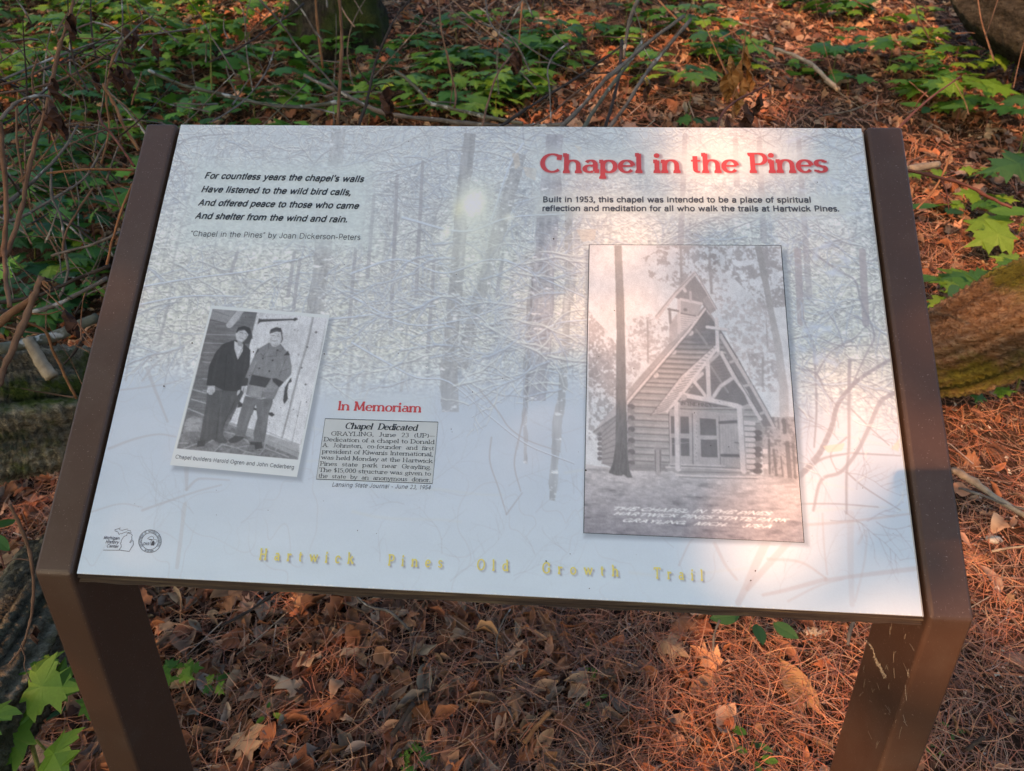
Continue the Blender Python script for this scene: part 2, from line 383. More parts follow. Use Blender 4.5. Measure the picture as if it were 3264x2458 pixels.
def paint_forest():
    W, H = 960, 620
    cv = Canvas(PANEL_PX, W, H); cv.smooth = True
    R = random.Random(5)
    yy, xx = np.mgrid[0:H, 0:W]; u = xx/W; v = yy/H
    top = np.array([.85, .875, .90]); mid = np.array([.865, .87, .855]); low = np.array([.81, .845, .90]); snow = np.array([.83, .875, .92])
    def mix(a, b, t): return a*(1-t[..., None])+b*t[..., None]
    ss = lambda e0, e1, x: np.clip((x-e0)/(e1-e0), 0, 1)**2*(3-2*np.clip((x-e0)/(e1-e0), 0, 1))
    hor = .60+.03*np.sin(u*7)+.05*(u-.5)
    cv.a = mix(np.broadcast_to(top, (H, W, 3)), np.broadcast_to(mid, (H, W, 3)), ss(.12, .4, v))
    cv.a = mix(cv.a, np.broadcast_to(low, (H, W, 3)), ss(-.10, .06, v-hor)); cv.a = mix(cv.a, np.broadcast_to(snow, (H, W, 3)), ss(.75, 1, v))
    # far woods: thin vertical veils and lace
    veil = vnoise(H, W, 170, 5, 3, 3); lace = vnoise(H, W, 5, 9, 8, 3); l2 = vnoise(H, W, 2.4, 4, 12, 2)
    band = (ss(.02, .16, v)*(1-ss(-.03, .05, v-hor)))
    veil = veil*.75+.25*vnoise(H, W, 40, 14, 33, 3)
    cv.a -= (band*np.clip(veil-.50, 0, 1)*.38)[..., None]*np.array([1, .97, .85])
    cv.a += (band*(lace-.5)*.16)[..., None]+(band*(l2-.45)*.30)[..., None]*np.array([1, 1, .88])
    cv.a -= ((1-band)*(vnoise(H, W, 26, 60, 4, 3)-.5)*.03)[..., None]
    def twigs(sy, sx, seed, wd, amt, colr, msk, sh=0):
        """a web of fine twigs along the level lines of a noise field"""
        n = vnoise(H, W, sy, sx, seed, 3); gy, gx = np.gradient(n); d = np.abs(n-.5)/(np.hypot(gx, gy)+1e-4); r = np.clip(1.2-d/wd, 0, 1)*msk*np.clip(vnoise(H, W, 60, 60, seed+100, 2)*3-.9, 0, 1)
        if sh: r = np.roll(r, sh, 0)
        k = (r*amt)[..., None]; cv.a = cv.a*(1-k)+np.array(colr)*k
    topm = ss(-.05, .1, .62-v); skym = ss(.0, .2, .35-v)
    for i_, (sy, sx) in enumerate(((60, 34), (42, 60), (34, 26), (26, 44), (20, 18), (16, 30))):
        twigs(sy, sx, 50+i_, .75, .50, (.62, .615, .645), topm); twigs(sy, sx, 50+i_, .9, .66, (.97, .975, .965), topm, -2)
    for i_, (sy, sx) in enumerate(((24, 14), (14, 20), (12, 10))): twigs(sy, sx, 80+i_, .6, .35, (.70, .70, .72), skym)
    for i_, (sy, sx) in enumerate(((120, 150), (90, 60))): twigs(sy, sx, 90+i_, .9, .22, (.74, .73, .75), 1-topm)
    trunk = (.66, .66, .675); dk = (.60, .60, .635); wh = (.93, .945, .945)
    # distant trunks
    for i in range(40):
        x = R.uniform(0, W); y0 = R.uniform(-.1, .3)*H; y1 = (R.uniform(.45, .64))*H; ln = R.uniform(-34, 24); w = R.choice([1.2, 1.5, 2, 3, 4.5])
        if .12*W < x < .3*W and R.random() < .4: continue
        n = 5; pts = [(x+ln*i2/n+R.uniform(-4, 4), y0+(y1-y0)*i2/n) for i2 in range(n+1)]
        cv.line(pts, w*.35, (.69, .69, .71), R.uniform(.25, .5), True, w, 1.1)
    # snow-laden twigs
    def branch(x, y, ang, L, w, dep, snowy=1., colr=(.62, .62, .655)):
        n = max(3, int(L/7)); pts = [(x, y)]
        for i in range(n):
            ang += R.uniform(-.28, .28); x += math.cos(ang)*L/n; y -= math.sin(ang)*L/n; pts.append((x, y))
            if dep and R.random() < .62: branch(x, y, ang+R.choice((-1, 1))*R.uniform(.4, 1.0), L*R.uniform(.25, .5), w*.6, dep-1, snowy, colr)
        cv.line(pts, w, colr, .55, True, w*.35, .7)
        if snowy: cv.line([(a, b-w*.75-.5) for a, b in pts], w*1.15+.3, wh if R.random() < .6 else (.80, .84, .90), .62*snowy, True, w*.5, .8)
    for i in range(230):
        y = R.uniform(0, .60)*H; x = R.uniform(-20, W+20); up = y < .3*H
        branch(x, y, R.choice((0, math.pi))+R.uniform(-.6, .7), R.uniform(50, 150), R.uniform(.9, 2.4), 2, .9 if R.random() < .75 else 0)
    for i in range(60):
        branch(R.uniform(0, W), R.uniform(0, .2)*H, R.uniform(0, 6.28), R.uniform(60, 160), R.uniform(.6, 1.2), 3, 0, (.66, .67, .70))
    # the main trunks
    def tr(pl, pr, col=trunk, a=.9):
        L_ = spline(D_(*pl), 9) if len(pl) > 2 else np.array(D_(*pl)); R_ = spline(D_(*pr), 9) if len(pr) > 2 else np.array(D_(*pr))
        L_ = L_+np.array([[R.uniform(-3, 3), 0] for _ in L_]); R_ = R_+np.array([[R.uniform(-3, 3), 0] for _ in R_]); P = [tuple(q) for q in L_]+[tuple(q) for q in R_[::-1]]
        vr = vnoise(H, W, 30, 5, 71, 3); cv.poly(P, col, a*.68); m = cv.mask(P); cv.a -= (m*(vr-.5)*.16)[..., None]; cv.a += (m*np.clip(lace-.66, 0, 1)*1.2)[..., None]
    bark = vnoise(H, W, 12, 2, 31, 3)
    tr([(715, 278), (708, 360)], [(745, 279), (738, 360)], a=.55)
    tr([(684, 450), (680, 542), (661, 672), (655, 700)], [(722, 450), (716, 542), (700, 672), (696, 700)], a=.85)
    tr([(1002, 288), (985, 440), (972, 600), (958, 740), (950, 800), (953, 890)], [(1030, 289), (1012, 440), (1001, 600), (990, 740), (988, 800), (992, 890)])
    tr([(1110, 330), (1092, 400), (1062, 500), (1033, 600), (1005, 700), (985, 790)], [(1136, 335), (1120, 400), (1093, 500), (1060, 610), (1032, 710), (1008, 800)], a=.8)
    tr([(1182, 290), (1166, 420), (1153, 545), (1140, 760), (1130, 866)], [(1216, 290), (1212, 420), (1201, 545), (1190, 760), (1177, 866)], (.64, .63, .67), .8)
    tr([(1144, 560), (1133, 760), (1128, 880), (1131, 1000)], [(1153, 560), (1146, 760), (1139, 880), (1140, 1003)], (.66, .66, .68), .8)
    tr([(1222, 420), (1220, 545), (1210, 798), (1194, 918), (1185, 1080)], [(1237, 420), (1236, 545), (1228, 798), (1214, 918), (1200, 1082)], (.67, .67, .68), .85)
    tr([(1242, 480), (1238, 560), (1228, 660)], [(1254, 480), (1250, 560), (1240, 660)], (.68, .68, .70), .7)
    for a_, b_, c_, d_ in ((1480, 292, 1470, 530), (1588, 300, 1592, 400), (1725, 300, 1748, 640), (1640, 300, 1650, 520)):
        cv.line(D_((a_, b_), (c_, d_)), 17, (.68, .67, .70), .55, w1=20)
    for x, y0, y1 in ((628, 545, 640), (640, 560, 665), (505, 545, 590), (1078, 560, 640), (760, 540, 700), (800, 420, 600), (850, 380, 700), (905, 350, 640), (930, 560, 760)):
        cv.line(D_((x+8, y0), (x-6, y1)), 11, (.66, .66, .69), .6, w1=13)
    c = mk(2164, 800, 1.984)
    for x in (750, 1160): cv.line(c((x, 0), (x+22, 460)), 22, (.72, .69, .71), .8)
    # bigger snowy boughs across the middle
    for pts, w in ((((870, 470), (1000, 500), (1100, 470), (1220, 462)), 9), (((560, 700), (700, 690), (800, 680), (940, 660)), 8), (((1090, 560), (1170, 600), (1260, 640)), 7),
                   (((1130, 310), (1100, 360), (1060, 480)), 9), (((760, 590), (860, 560), (960, 590), (1060, 560), (1150, 580)), 7), (((760, 640), (880, 700), (1000, 690), (1120, 650)), 6),
                   (((1140, 740), (1200, 700), (1280, 690)), 7), (((760, 740), (830, 780), (900, 815), (970, 825), (1060, 900), (1140, 960), (1240, 1000)), 6), (((1150, 790), (1100, 850), (1020, 900)), 5),
                   (((300, 620), (420, 600), (540, 585), (640, 560)), 6), (((290, 660), (400, 640), (520, 640)), 6)):
        cv.line([(x*K, y*K+3) for x, y in pts], w*.6, dk, .7, w1=w*.3); cv.line(D_(*pts), w, (.86, .89, .94), .85, w1=w*.5)
    for i in range(40):
        x = R.uniform(.38, .62)*W; branch(x, R.uniform(.3, .62)*H, R.choice((0, math.pi))+R.uniform(-.3, .5), R.uniform(50, 120), R.uniform(1.4, 2.4), 2, 1.)
    # snow field: faint weeds
    for i in range(70):
        x = R.uniform(0, W); y = R.uniform(.64, .98)*H
        branch(x, y, R.uniform(.3, 2.8), R.uniform(20, 90), R.uniform(.5, 1.0), 2, 0, (.74, .755, .79))
    for i in range(14):
        x = R.uniform(0, W); y = R.uniform(.66, .95)*H; n = 6; dy = R.uniform(-9, 9)
        cv.line([(x+j*26, y+math.sin(j*.8+i)*5+dy*j/3) for j in range(n)], 2.2, (.84, .855, .86), .5, True, .8, 2.)
    c4 = mk(0, 800, 1.984)
    for pts, w in (((( 760, 880), (930, 860), (1100, 830), (1220, 770)), 6), (((690, 1250), (850, 1190), (1000, 1160), (1110, 1175)), 9), (((580, 1650), (760, 1600), (900, 1620)), 5),
                   (((900, 1640), (1100, 1570), (1250, 1520), (1400, 1480)), 8), (((1180, 1510), (1240, 1450), (1300, 1440), (1450, 1450)), 9), (((930, 740), (970, 850), (1060, 1080)), 13), (((890, 340), (960, 390), (1080, 380)), 6),
                   (((900, 820), (1000, 700), (1220, 560)), 8), (((800, 640), (900, 590), (1100, 560), (1260, 500)), 6), (((1180, 1360), (1180, 1510)), 16), (((850, 760), (1000, 640), (1240, 480)), 7)):
        cv.line(c4(*pts), w, (.74, .735, .76), .5, w1=w*.5, soft=.8)
    cv.line(c4((1170, 1600), (1120, 2000)), 12, (.78, .78, .80), .5)
    # bush with dark stems at the right
    for pts, w in ((((745, 1440), (870, 1310), (960, 1130), (1000, 980), (1080, 870), (1170, 790), (1330, 690)), 17), (((1080, 690), (1075, 900), (1075, 1230), (1060, 1420), (1060, 1660)), 11),
                   (((780, 420), (850, 600), (862, 760), (870, 1000), (855, 1240)), 9), (((750, 740), (870, 780), (930, 900), (1000, 980)), 8), (((1360, 900), (1270, 960), (1200, 1120), (1120, 1280), (1020, 1400), (900, 1450), (850, 1640)), 14),
                   (((1110, 1280), (1400, 1295)), 6), (((810, 1380), (920, 1310), (1110, 1275)), 9), (((830, 0), (1000, 120), (1115, 190), (1150, 320), (1210, 450), (1235, 550), (1190, 640), (1130, 770), (1090, 860)), 8),
                   (((870, 780), (960, 640), (1100, 560), (1180, 480)), 6), (((930, 380), (1000, 480), (1040, 600)), 6), (((720, 900), (760, 1000), (850, 1060)), 5), (((1090, 1000), (1200, 1110), (1330, 1230)), 5),
                   (((1060, 1180), (960, 1280), (1000, 1400)), 5), (((700, 560), (860, 540), (1020, 600), (1310, 590)), 5), (((760, 1600), (1000, 1600), (1260, 1620)), 5), (((1060, 1400), (1180, 1500), (1400, 1640)), 5)):
        cv.line(c(*pts), w, (.65, .64, .675), .75, w1=w*.55, soft=.8)
    for i in range(46): branch(*(R.uniform(.86, 1.)*W, R.uniform(.2, .85)*H), R.uniform(0, 6.28), R.uniform(30, 110), R.uniform(.8, 1.6), 2, 1. if R.random() < .5 else 0, (.66, .65, .69))
    for i in range(26):
        x = R.uniform(.86, 1.)*W; y = R.uniform(.03, .55)*H; cv.line([(x, y), (x+R.uniform(-26, 26), y-R.uniform(0, 16))], R.uniform(5, 10), (.84, .865, .92), .6, True, 2, 2.)
    b = mk(2164, 1638, 2.011)
    for pts, w, a in ((((560, 180), (490, 330), (430, 470), (380, 570)), 24, .5), (((800, 70), (560, 340), (440, 480)), 20, .5), (((1100, 0), (1100, 300), (1110, 580)), 20, .28), (((940, 420), (680, 490), (540, 520)), 12, .5),
                      (((1530, 350), (1200, 390), (940, 425)), 13, .5), (((570, 290), (780, 310), (940, 410)), 8, .5), (((830, 70), (1080, 50), (1480, 0)), 8, .6), (((230, 190), (300, 330), (370, 420)), 10, .4),
                      (((920, 0), (930, 200), (950, 390)), 5, .5), (((1150, 190), (1200, 110), (1190, 300), (1130, 560)), 7, .35), (((0, 330), (60, 200), (90, 160)), 5, .5), (((700, 560), (900, 460), (1050, 420)), 6, .4), (((200, 0), (330, 60), (540, 40)), 6, .5)):
        cv.line(b(*pts), w, (.75, .71, .72), a*.8, w1=w*.7, soft=.9)
    m = mk(1080, 800, 1.984)
    for pts, w in ((((965, 1180), (955, 1330), (1010, 1500), (1060, 1666)), 5), (((1060, 1666), (1160, 1530)), 5), (((1180, 1000), (1140, 1180), (1110, 1350), (1150, 1520)), 6), (((890, 880), (1010, 1020), (1080, 1120), (1200, 1200), (1400, 1270)), 5)):
        cv.line(m(*pts), w, (.70, .69, .71), .55, w1=w*.6)
    for cx, cy in ((570, 650), (600, 640)):    # withered beech leaves
        pass
    for pts in (((1110, 985), (1150, 980), (1165, 1060), (1130, 1090)), ((1180, 1070), (1270, 1080), (1260, 1160), (1200, 1130)), ((1520, 1470), (1650, 1470), (1640, 1540), (1560, 1550)), ((1510, 930), (1560, 945), (1545, 985))):
        cv.poly(mk(1080, 0, 2.011)(*pts), (.85, .81, .77), .6)
    cv.poly(c((910, 1235), (1050, 1215), (1030, 1265), (940, 1275)), (.86, .82, .76), .7); cv.poly(c((1340, 1250), (1400, 1180), (1390, 1270)), (.86, .82, .76), .7)
    # low winter sun between the trunks
    s0 = (1022*K, 440*K)
    cv.disc((1030*K, 500*K), 190, 300, (.92, .94, .89), .55, 1.); cv.disc(s0, 105, 150, (.96, .97, .92), .75, 1.); cv.disc(s0, 62, 70, (1, 1, .95), .95, .8); cv.disc((990*K, 452*K), 30, 60, (.96, .95, .82), .45, 1.)
    cv.disc((965*K, 500*K), 22, 34, (1, 1, .93), .7, 1.); cv.disc((1100*K, 470*K), 36, 26, (1, 1, .95), .6, 1.); cv.disc((1420*K, 560*K), 80, 80, (.95, .95, .90), .3, 1.)
    # misty boxes behind the lettering
    fog = (.845, .88, .885)
    cv.softbox(D_((425, 350), (805, 355), (800, 532), (390, 525)), fog, .86, 62)
    cv.softbox(D_((1150, 320), (1810, 324), (1812, 388), (1148, 385)), (.86, .88, .885), .75, 46)
    cv.softbox(D_((1155, 415), (1835, 418), (1835, 468), (1152, 466)), (.865, .88, .875), .85, 36)
    cv.softbox(D_((720, 855), (930, 860), (925, 1062), (690, 1050)), (.83, .865, .885), .5, 36)
    # printed drop shadows of the two photographs
    for q in (((465, 672), (720, 688), (652, 1040), (372, 1016)), ((1266, 540), (1700, 540), (1748, 1180), (1262, 1162))):
        cv.softbox(D_(*q), (.55, .58, .63), .62, 9)
    cv.a *= np.array([.985, .995, .98]); cv.a += ((l2-.5)*ss(-.05, .1, .6-v)*.05)[..., None]
    cv.a *= (1+.016*(np.random.default_rng(1).random((H, W, 1))-.5))
    return cv

def photo_finish(cv, m, seed, grain=.05, tone=.10):
    """lens softness, uneven development and grain of an old print"""
    a = cv.a; b = a.copy(); b[1:-1, 1:-1] = (a[1:-1, 1:-1]*4+a[:-2, 1:-1]+a[2:, 1:-1]+a[1:-1, :-2]+a[1:-1, 2:])/8
    n = 1+tone*(vnoise(cv.h, cv.w, 40, 34, seed, 4)-.5)*2+tone*.8*(vnoise(cv.h, cv.w, 7, 7, seed+1, 3)-.5)*2+grain*(np.random.default_rng(seed).random((cv.h, cv.w))-.5)*2
    b = b*n[..., None]; cv.a = a*(1-m[..., None])+b*m[..., None]

def paint_chapel():
    W, H = 300, 400
    cv = Canvas([(1878, 781), (2489, 783), (2562.5, 1729.7), (1860.5, 1699)], W, H)
    a = mk(1850, 770, 3.47); b = mk(2170, 770, 3.47); c = mk(1850, 1240, 3.3325); d = mk(2170, 1240, 3.3325)
    rg = np.random.default_rng(4); yy, xx = np.mgrid[0:H, 0:W]
    cv.a[:] = np.array([.83, .855, .875]); cv.a += ((yy/H)*.05)[..., None]*np.array([1, .8, .6])
    n1 = vnoise(H, W, 9, 11, 5, 4); n2 = vnoise(H, W, 5, 6, 6, 3); n3 = vnoise(H, W, 3, 3, 7, 2)
    leafy = lambda th, n=n1, m=n3: np.clip((n*.6+m*.4-th)*9, 0, 1)
    grey = lambda g: (g*1.01, g*.995, g*1.0)
    # woods behind
    cv.poly(a((90, 760), (200, 900), (300, 1000), (400, 1150), (420, 1700))+a((90, 1700)), grey(.66), .85, tex=leafy(.40))
    cv.poly(a((90, 1100), (420, 1250), (420, 2200), (90, 2200)), grey(.60), .7, tex=leafy(.45, n2))
    for k in range(26):
        x0 = 745+rg.normal()*50; y0 = 860+k*19; w = 60+k*5; sgn = rg.choice([-1, 1])
        cv.line(a((745, y0+15), (745+sgn*w*rg.uniform(.6, 1.3), y0-rg.uniform(0, 20))), 5, grey(.70), .5, w1=2)
    cv.poly(a((560, 860), (760, 800), (960, 900), (1000, 1100), (860, 1330), (560, 1330), (520, 1100)), grey(.66), .75, tex=leafy(.47, n2))
    cv.line(a((742, 880), (748, 1330)), 6, grey(.62), .9)
    cv.poly(a((500, 1330), (700, 1330), (540, 1640), (500, 1640)), grey(.68), .7, tex=leafy(.42))
    cv.poly(a((850, 50), (1500, 50), (1500, 420), (1150, 560), (980, 480), (760, 400), (740, 240), (670, 190), (800, 130)), grey(.62), .8, tex=leafy(.455))
    cv.line(a((1108, 60), (1118, 520)), 8, grey(.64), .9)
    cv.poly(b((200, 50), (1110, 50), (1180, 720), (900, 740), (600, 420), (300, 300)), grey(.60), .8, tex=leafy(.46))
    cv.line(b((318, 210), (340, 570)), 9, grey(.64), .9); cv.poly(b((260, 300), (520, 420), (560, 640), (400, 720)), grey(.68), .7, tex=leafy(.46, n2))
    cv.poly(b((380, 600), (980, 640), (1080, 1200), (1200, 1666), (820, 1666), (600, 1300)), grey(.72), .75, tex=leafy(.46, n2))
    cv.poly(b((740, 1250), (1080, 1200), (1100, 1600), (800, 1600)), grey(.66), .7, tex=leafy(.45))
    cv.line(b((945, 860), (958, 1180)), 4, grey(.66), .8); cv.line(b((905, 1300), (905, 1600)), 6, grey(.64), .8)
    cv.poly(b((815, 50), (885, 50), (935, 250), (1035, 800), (1110, 1120), (1190, 1666))+d((1150, 560), (1060, 560), (1040, 0))+b((1100, 1666), (1030, 1150), (950, 700), (860, 250)), lambda x, y: np.stack([.60+.18*np.clip(y*1.7, 0, 1)+.05*(x*0)]*3, -1), .9)
    # right-hand wood floor and trunks
    cv.poly(d((830, 300), (1240, 300), (1260, 970), (880, 910)), grey(.70), .9); cv.poly(d((830, 300), (1240, 300), (1260, 970), (880, 910)), grey(.52), .8, tex=leafy(.50, n2))
    for x0, y0, x1, y1, w in ((935, 540, 945, 900, 7), (985, 650, 1015, 930, 8), (1130, 580, 1160, 945, 14), (1190, 590, 1215, 945, 8), (1090, 330, 1105, 460, 11), (1060, 720, 1085, 930, 5)):
        cv.line(d((x0, y0), (x1, y1)), w, grey(.47), .85)
    cv.poly(d((865, 640), (925, 640), (920, 690), (870, 690)), grey(.86)); cv.poly(d((820, 800), (930, 800), (925, 850), (820, 840)), grey(.84))
    # gable wall
    wall = b((270, 750))+c((500, 150), (515, 870))+d((800, 890), (900, 400), (780, 180))+b((640, 1300))
    cv.poly(wall, lambda x, y: np.stack([.53+.12*np.clip((y-.35)*4, 0, 1)+0*x]*3, -1))
    cv.clip = cv.mask(wall)
    for k in range(26):
        y = 900+k*56 if k < 12 else 1560+(k-12)*75
        P = [(1930, 770+y/3.47), (2200, 770+(y+46)/3.47), (2420, 770+(y+56)/3.47)]
        cv.line(P, 5.5, grey(.74 if y > 1150 else .62), .75, soft=1.); cv.line([(x_, y_+7) for x_, y_ in P], 3., grey(.40), .65)
    cv.clip = None
    cv.poly(b((270, 760), (30, 1080), (100, 1100), (290, 1150), (390, 1140), (440, 1020), (430, 990)), grey(.50), .75)
    cv.line(b((170, 975), (290, 1140)), 7, grey(.60)); cv.disc(b((110, 1012))[0], 10, 9, grey(.74), 1, .2)
    for x, y in ((1215, 1012), (1030, 1222), (835, 1478)): cv.line(a((x-60, y+30), (x, y)), 16, grey(.62)); cv.disc(a((x, y))[0], 11, 10, grey(.78), 1, .25)
    # side wall and side roof left of the big trunk
    cv.poly(c((180, 450), (380, 290), (375, 850), (225, 790), (225, 470)), grey(.64))
    for k in range(8): cv.line(c((225, 470+k*46), (380, 330+k*66)), 2.5, grey(.48), .8)
    for k in range(6): cv.disc(c((205, 480+k*52))[0], 9, 7, grey(.50), 1, .3)
    cv.poly(c((380, 170), (380, 285), (200, 415), (135, 458), (235, 335)), grey(.75)); cv.line(c((380, 285), (135, 458)), 3, grey(.50)); 
    for k in range(13): cv.line(c((372-k*18, 296+k*13), (366-k*18, 318+k*12)), 2, grey(.52))
    # corner log ends
    for k in range(13):
        y = 120+k*60; cv.disc(c((540, y+10))[0], 14, 10, grey(.46 if k % 2 else .60), 1, .3); cv.disc(c((520, y+40))[0], 9, 8, grey(.55 if k % 2 else .68), 1, .3)
    # main roof, left slope
    cv.poly(b((262, 712))+a((960, 1150), (530, 1640))+c((490, 100), (490, 170))+a((600, 1666), (1240, 960))+b((285, 745)), grey(.70)); 
    for k in range(3): cv.line(b((262, 720+k*6))+a((960+k*10, 1165+k*8), (540+k*12, 1650+k*6)), 1.5, grey(.58), .8)
    cv.line(b((275, 738))+a((1200, 985), (800, 1450))+c((480, 165)), 7.5, grey(.82)); cv.line(b((262, 728))+a((1185, 975), (785, 1440))+c((475, 140)), 1.8, grey(.50))
    cv.line(b((288, 752))+a((1216, 1002), (815, 1468))+c((500, 180)), 3, grey(.45), .8)
    # main roof, right slope: soffit, outer rafter
    cv.poly(b((280, 740), (380, 880), (640, 1300), (820, 1666))+d((905, 230), (1000, 400), (880, 400), (760, 200))+b((560, 1400), (430, 1050)), grey(.53))
    cv.line(b((440, 1040), (610, 1320), (820, 1666))+d((900, 240), (990, 400)), 12, grey(.76)); cv.line(b((300, 770), (395, 910)), 6, grey(.68)); cv.line(b((470, 1050), (640, 1320), (840, 1666))+d((925, 240), (1005, 400)), 2.2, grey(.42))
    for p, q in (((545, 1338), (625, 1308)), ((575, 1500), (470, 1590)), ((700, 1600), (780, 1580))): cv.line(b(p, q), 8, grey(.72))
    cv.line(d((650, 210), (740, 150)), 12, grey(.70)); cv.line(d((840, 265), (910, 240)), 8, grey(.72))
    # bell tower
    cv.poly(a((985, 900), (1070, 800), (1075, 1060), (980, 1140)), grey(.72)); cv.poly(a((1108, 795), (1330, 830), (1110, 1015)), grey(.78))
    for k in range(8): cv.line(a((1112, 830+k*24), (1300-k*26, 850+k*22)), 1.6, grey(.60), .8); cv.line(a((985, 925+k*26), (1070, 850+k*26)), 1.6, grey(.62), .7)
    cv.poly(a((1108, 640), (1350, 690), (1290, 830), (1108, 795)), grey(.68)); cv.disc(a((1160, 755))[0], 9, 7, grey(.48), .9, .5); cv.line(a((1108, 795), (1270, 825)), 4, grey(.50))
    cv.line(a((1090, 640), (1090, 1010)), 11, grey(.78)); cv.line(a((985, 750), (995, 900)), 9, grey(.58)); cv.line(a((970, 750), (1080, 770)), 6, grey(.52))
    cv.poly(a((1265, 380), (1388, 560), (1500, 760), (1440, 800), (1350, 700), (1110, 645), (1040, 620)), grey(.57)); cv.poly(b((240, 650), (300, 590), (395, 745), (330, 800)), grey(.64))
    cv.line(a((1110, 640), (1340, 690)), 9, grey(.80)); cv.line(a((1215, 560), (1220, 650)), 9, grey(.72)); cv.line(a((1140, 520), (1160, 550)), 10, grey(.78))
    cv.line(a((1262, 352), (1040, 590), (845, 840)), 13, grey(.78)); cv.line(a((1272, 338), (1045, 568), (830, 830)), 2.2, grey(.56)); cv.line(b((162, 345), (290, 570), (392, 748)), 5, grey(.80)); cv.line(b((166, 340), (398, 745)), 1.6, grey(.52))
    # porch roof plane with shingle courses
    p0, p1, p2, p3 = b((385, 1140))[0], c((745, 285))[0], c((925, 240))[0], b((385, 1215))[0]
    cv.poly([p0, a((1110, 1490))[0], p1, p2, c((1130, 0))[0], p3], grey(.80))
    for k in range(24):
        t = k/23.; A = (p0[0]+(p1[0]-p0[0])*t, p0[1]+(p1[1]-p0[1])*t); t2 = t-.06+.0*t; B = (p3[0]+(p2[0]-p3[0])*t2, p3[1]+(p2[1]-p3[1])*t2)
        cv.line([A, B], 2, grey(.45), .8)
    cv.line([p0, a((1110, 1490))[0], p1], 2.2, grey(.42), .8)
    # porch gable and frame
    cv.poly(b((430, 1215))+c((1060, 150), (1333, 190))+d((600, 200), (740, 150))+b((620, 1480)), grey(.50))
    for k in range(9): cv.line(b((330-k*15, 1320+k*34), (470+k*18, 1290+k*34)), 1.4, grey(.60), .6)
    cv.line(b((330, 1380), (520, 1666)), 6, grey(.60)); 
    cv.line([b((385, 1205))[0], c((1120, 0))[0], c((925, 240))[0]], 10, grey(.83)); cv.line(b((400, 1215))+c((1140, 10), (940, 250)), 2, grey(.45))
    cv.line(b((450, 1235), (590, 1500), (715, 1666))+d((745, 160), (845, 315)), 13, grey(.80)); cv.line(b((475, 1240), (625, 1510))+d((765, 150), (862, 312)), 2, grey(.42))
    cv.line(b((295, 1340))+d((300, 110)), 14, grey(.80)); cv.line(b((140, 1540), (240, 1666))+d((285, 110)), 10, grey(.80)); cv.line(b((560, 1520), (440, 1600))+d((325, 115)), 11, grey(.80))
    cv.line(b((150, 1540), (235, 1465)), 11, grey(.80)); cv.line(b((330, 1320), (430, 1230)), 10, grey(.72))
    cv.line(d((0, 60), (300, 118), (600, 182)), 14, grey(.84)); cv.disc(c((1100, 90))[0], 11, 10, grey(.72), 1, .25)
    cv.poly(c((1060, 135), (1333, 150))+d((340, 180), (340, 205))+c((1060, 190)), grey(.62)); paint_text(cv, "IN THE PINES", c((1062, 168))[0], d((325, 192))[0], 10, grey(.38), 1., thick=.2, thin=.14)
    # doors
    cv.poly(c((945, 215), (1333, 235))+d((430, 260), (445, 820))+c((950, 800)), grey(.70))
    for q in (c((955, 285), (1155, 292), (1160, 480), (960, 478)), c((965, 515), (1158, 525), (1162, 720), (972, 715)), d((197, 307), (375, 318), (383, 500), (203, 495)), d((207, 533), (388, 535), (397, 732), (215, 728))):
        cv.poly(q, grey(.46)); cv.line(q+q[:1], 1.5, grey(.78), .8)
    cv.line(d((150, 265), (160, 800)), 14, grey(.74)); cv.line(d((122, 265), (130, 800)), 2.4, grey(.42)); cv.line(c((940, 250), (950, 800)), 3, grey(.42)); cv.line(c((950, 250), (955, 800)), 3.5, grey(.74))
    cv.line(d((405, 290), (420, 800)), 2, grey(.46))
    for k in range(12): cv.disc(d((165+rg.uniform(-8, 10), 300+k*42))[0], 1.6, 1.6, grey(.42), .9, .4)
    cv.line(c((965, 585))+d((85, 570)), 1.2, grey(.82), .8)
    cv.poly(d((412, 275), (600, 285), (625, 832), (438, 808)), grey(.69))
    for k in range(6): cv.line(d((440+k*30, 280), (462+k*28, 815)), 1.3, grey(.60), .7)
    cv.line(d((412, 358), (600, 348)), 9, grey(.44)); cv.line(d((435, 705), (620, 710)), 8.5, grey(.42)); cv.line(d((575, 570), (615, 575)), 2.5, grey(.4))
    # right corner logs
    for k in range(9):
        y = 365+k*58; cv.line(d((675, y), (770, y+4)), 13, grey(.80)); cv.line(d((675, y+26), (770, y+30)), 2.5, grey(.48)); cv.disc(d((815, y+45))[0], 17, 9.5, grey(.44 if k % 3 else .58), 1, .3)
    # floor, steps, ground
    top = c((50, 800), (230, 822), (500, 872), (900, 872))+d((735, 905), (830, 905), (960, 920), (1250, 962), (1310, 1640))+c((30, 1540))
    cv.poly(top, lambda x, y: np.stack([.80-.24*np.clip((y-.78)*5, 0, 1)+0*x, .795-.235*np.clip((y-.78)*5, 0, 1)+0*x, .80-.21*np.clip((y-.78)*5, 0, 1)+0*x], -1))
    gm = cv.mask(top); gn = vnoise(H, W, 2.2, 7, 44, 3); cv.a += (gm*(gn-.5)*.20)[..., None]; cv.a -= (gm*np.clip(vnoise(H, W, 5, 26, 46, 3)-.55, 0, 1)*.5)[..., None]
    cv.poly(c((515, 800), (930, 800), (930, 880), (520, 862)), grey(.56), .8)
    cv.poly(c((890, 835), (1333, 800))+d((730, 872), (735, 915))+c((1040, 905)), grey(.66)); cv.line(c((905, 830), (1333, 840))+d((730, 872)), 3.5, grey(.80)); cv.line(c((1040, 880))+d((720, 893)), 2, grey(.48))
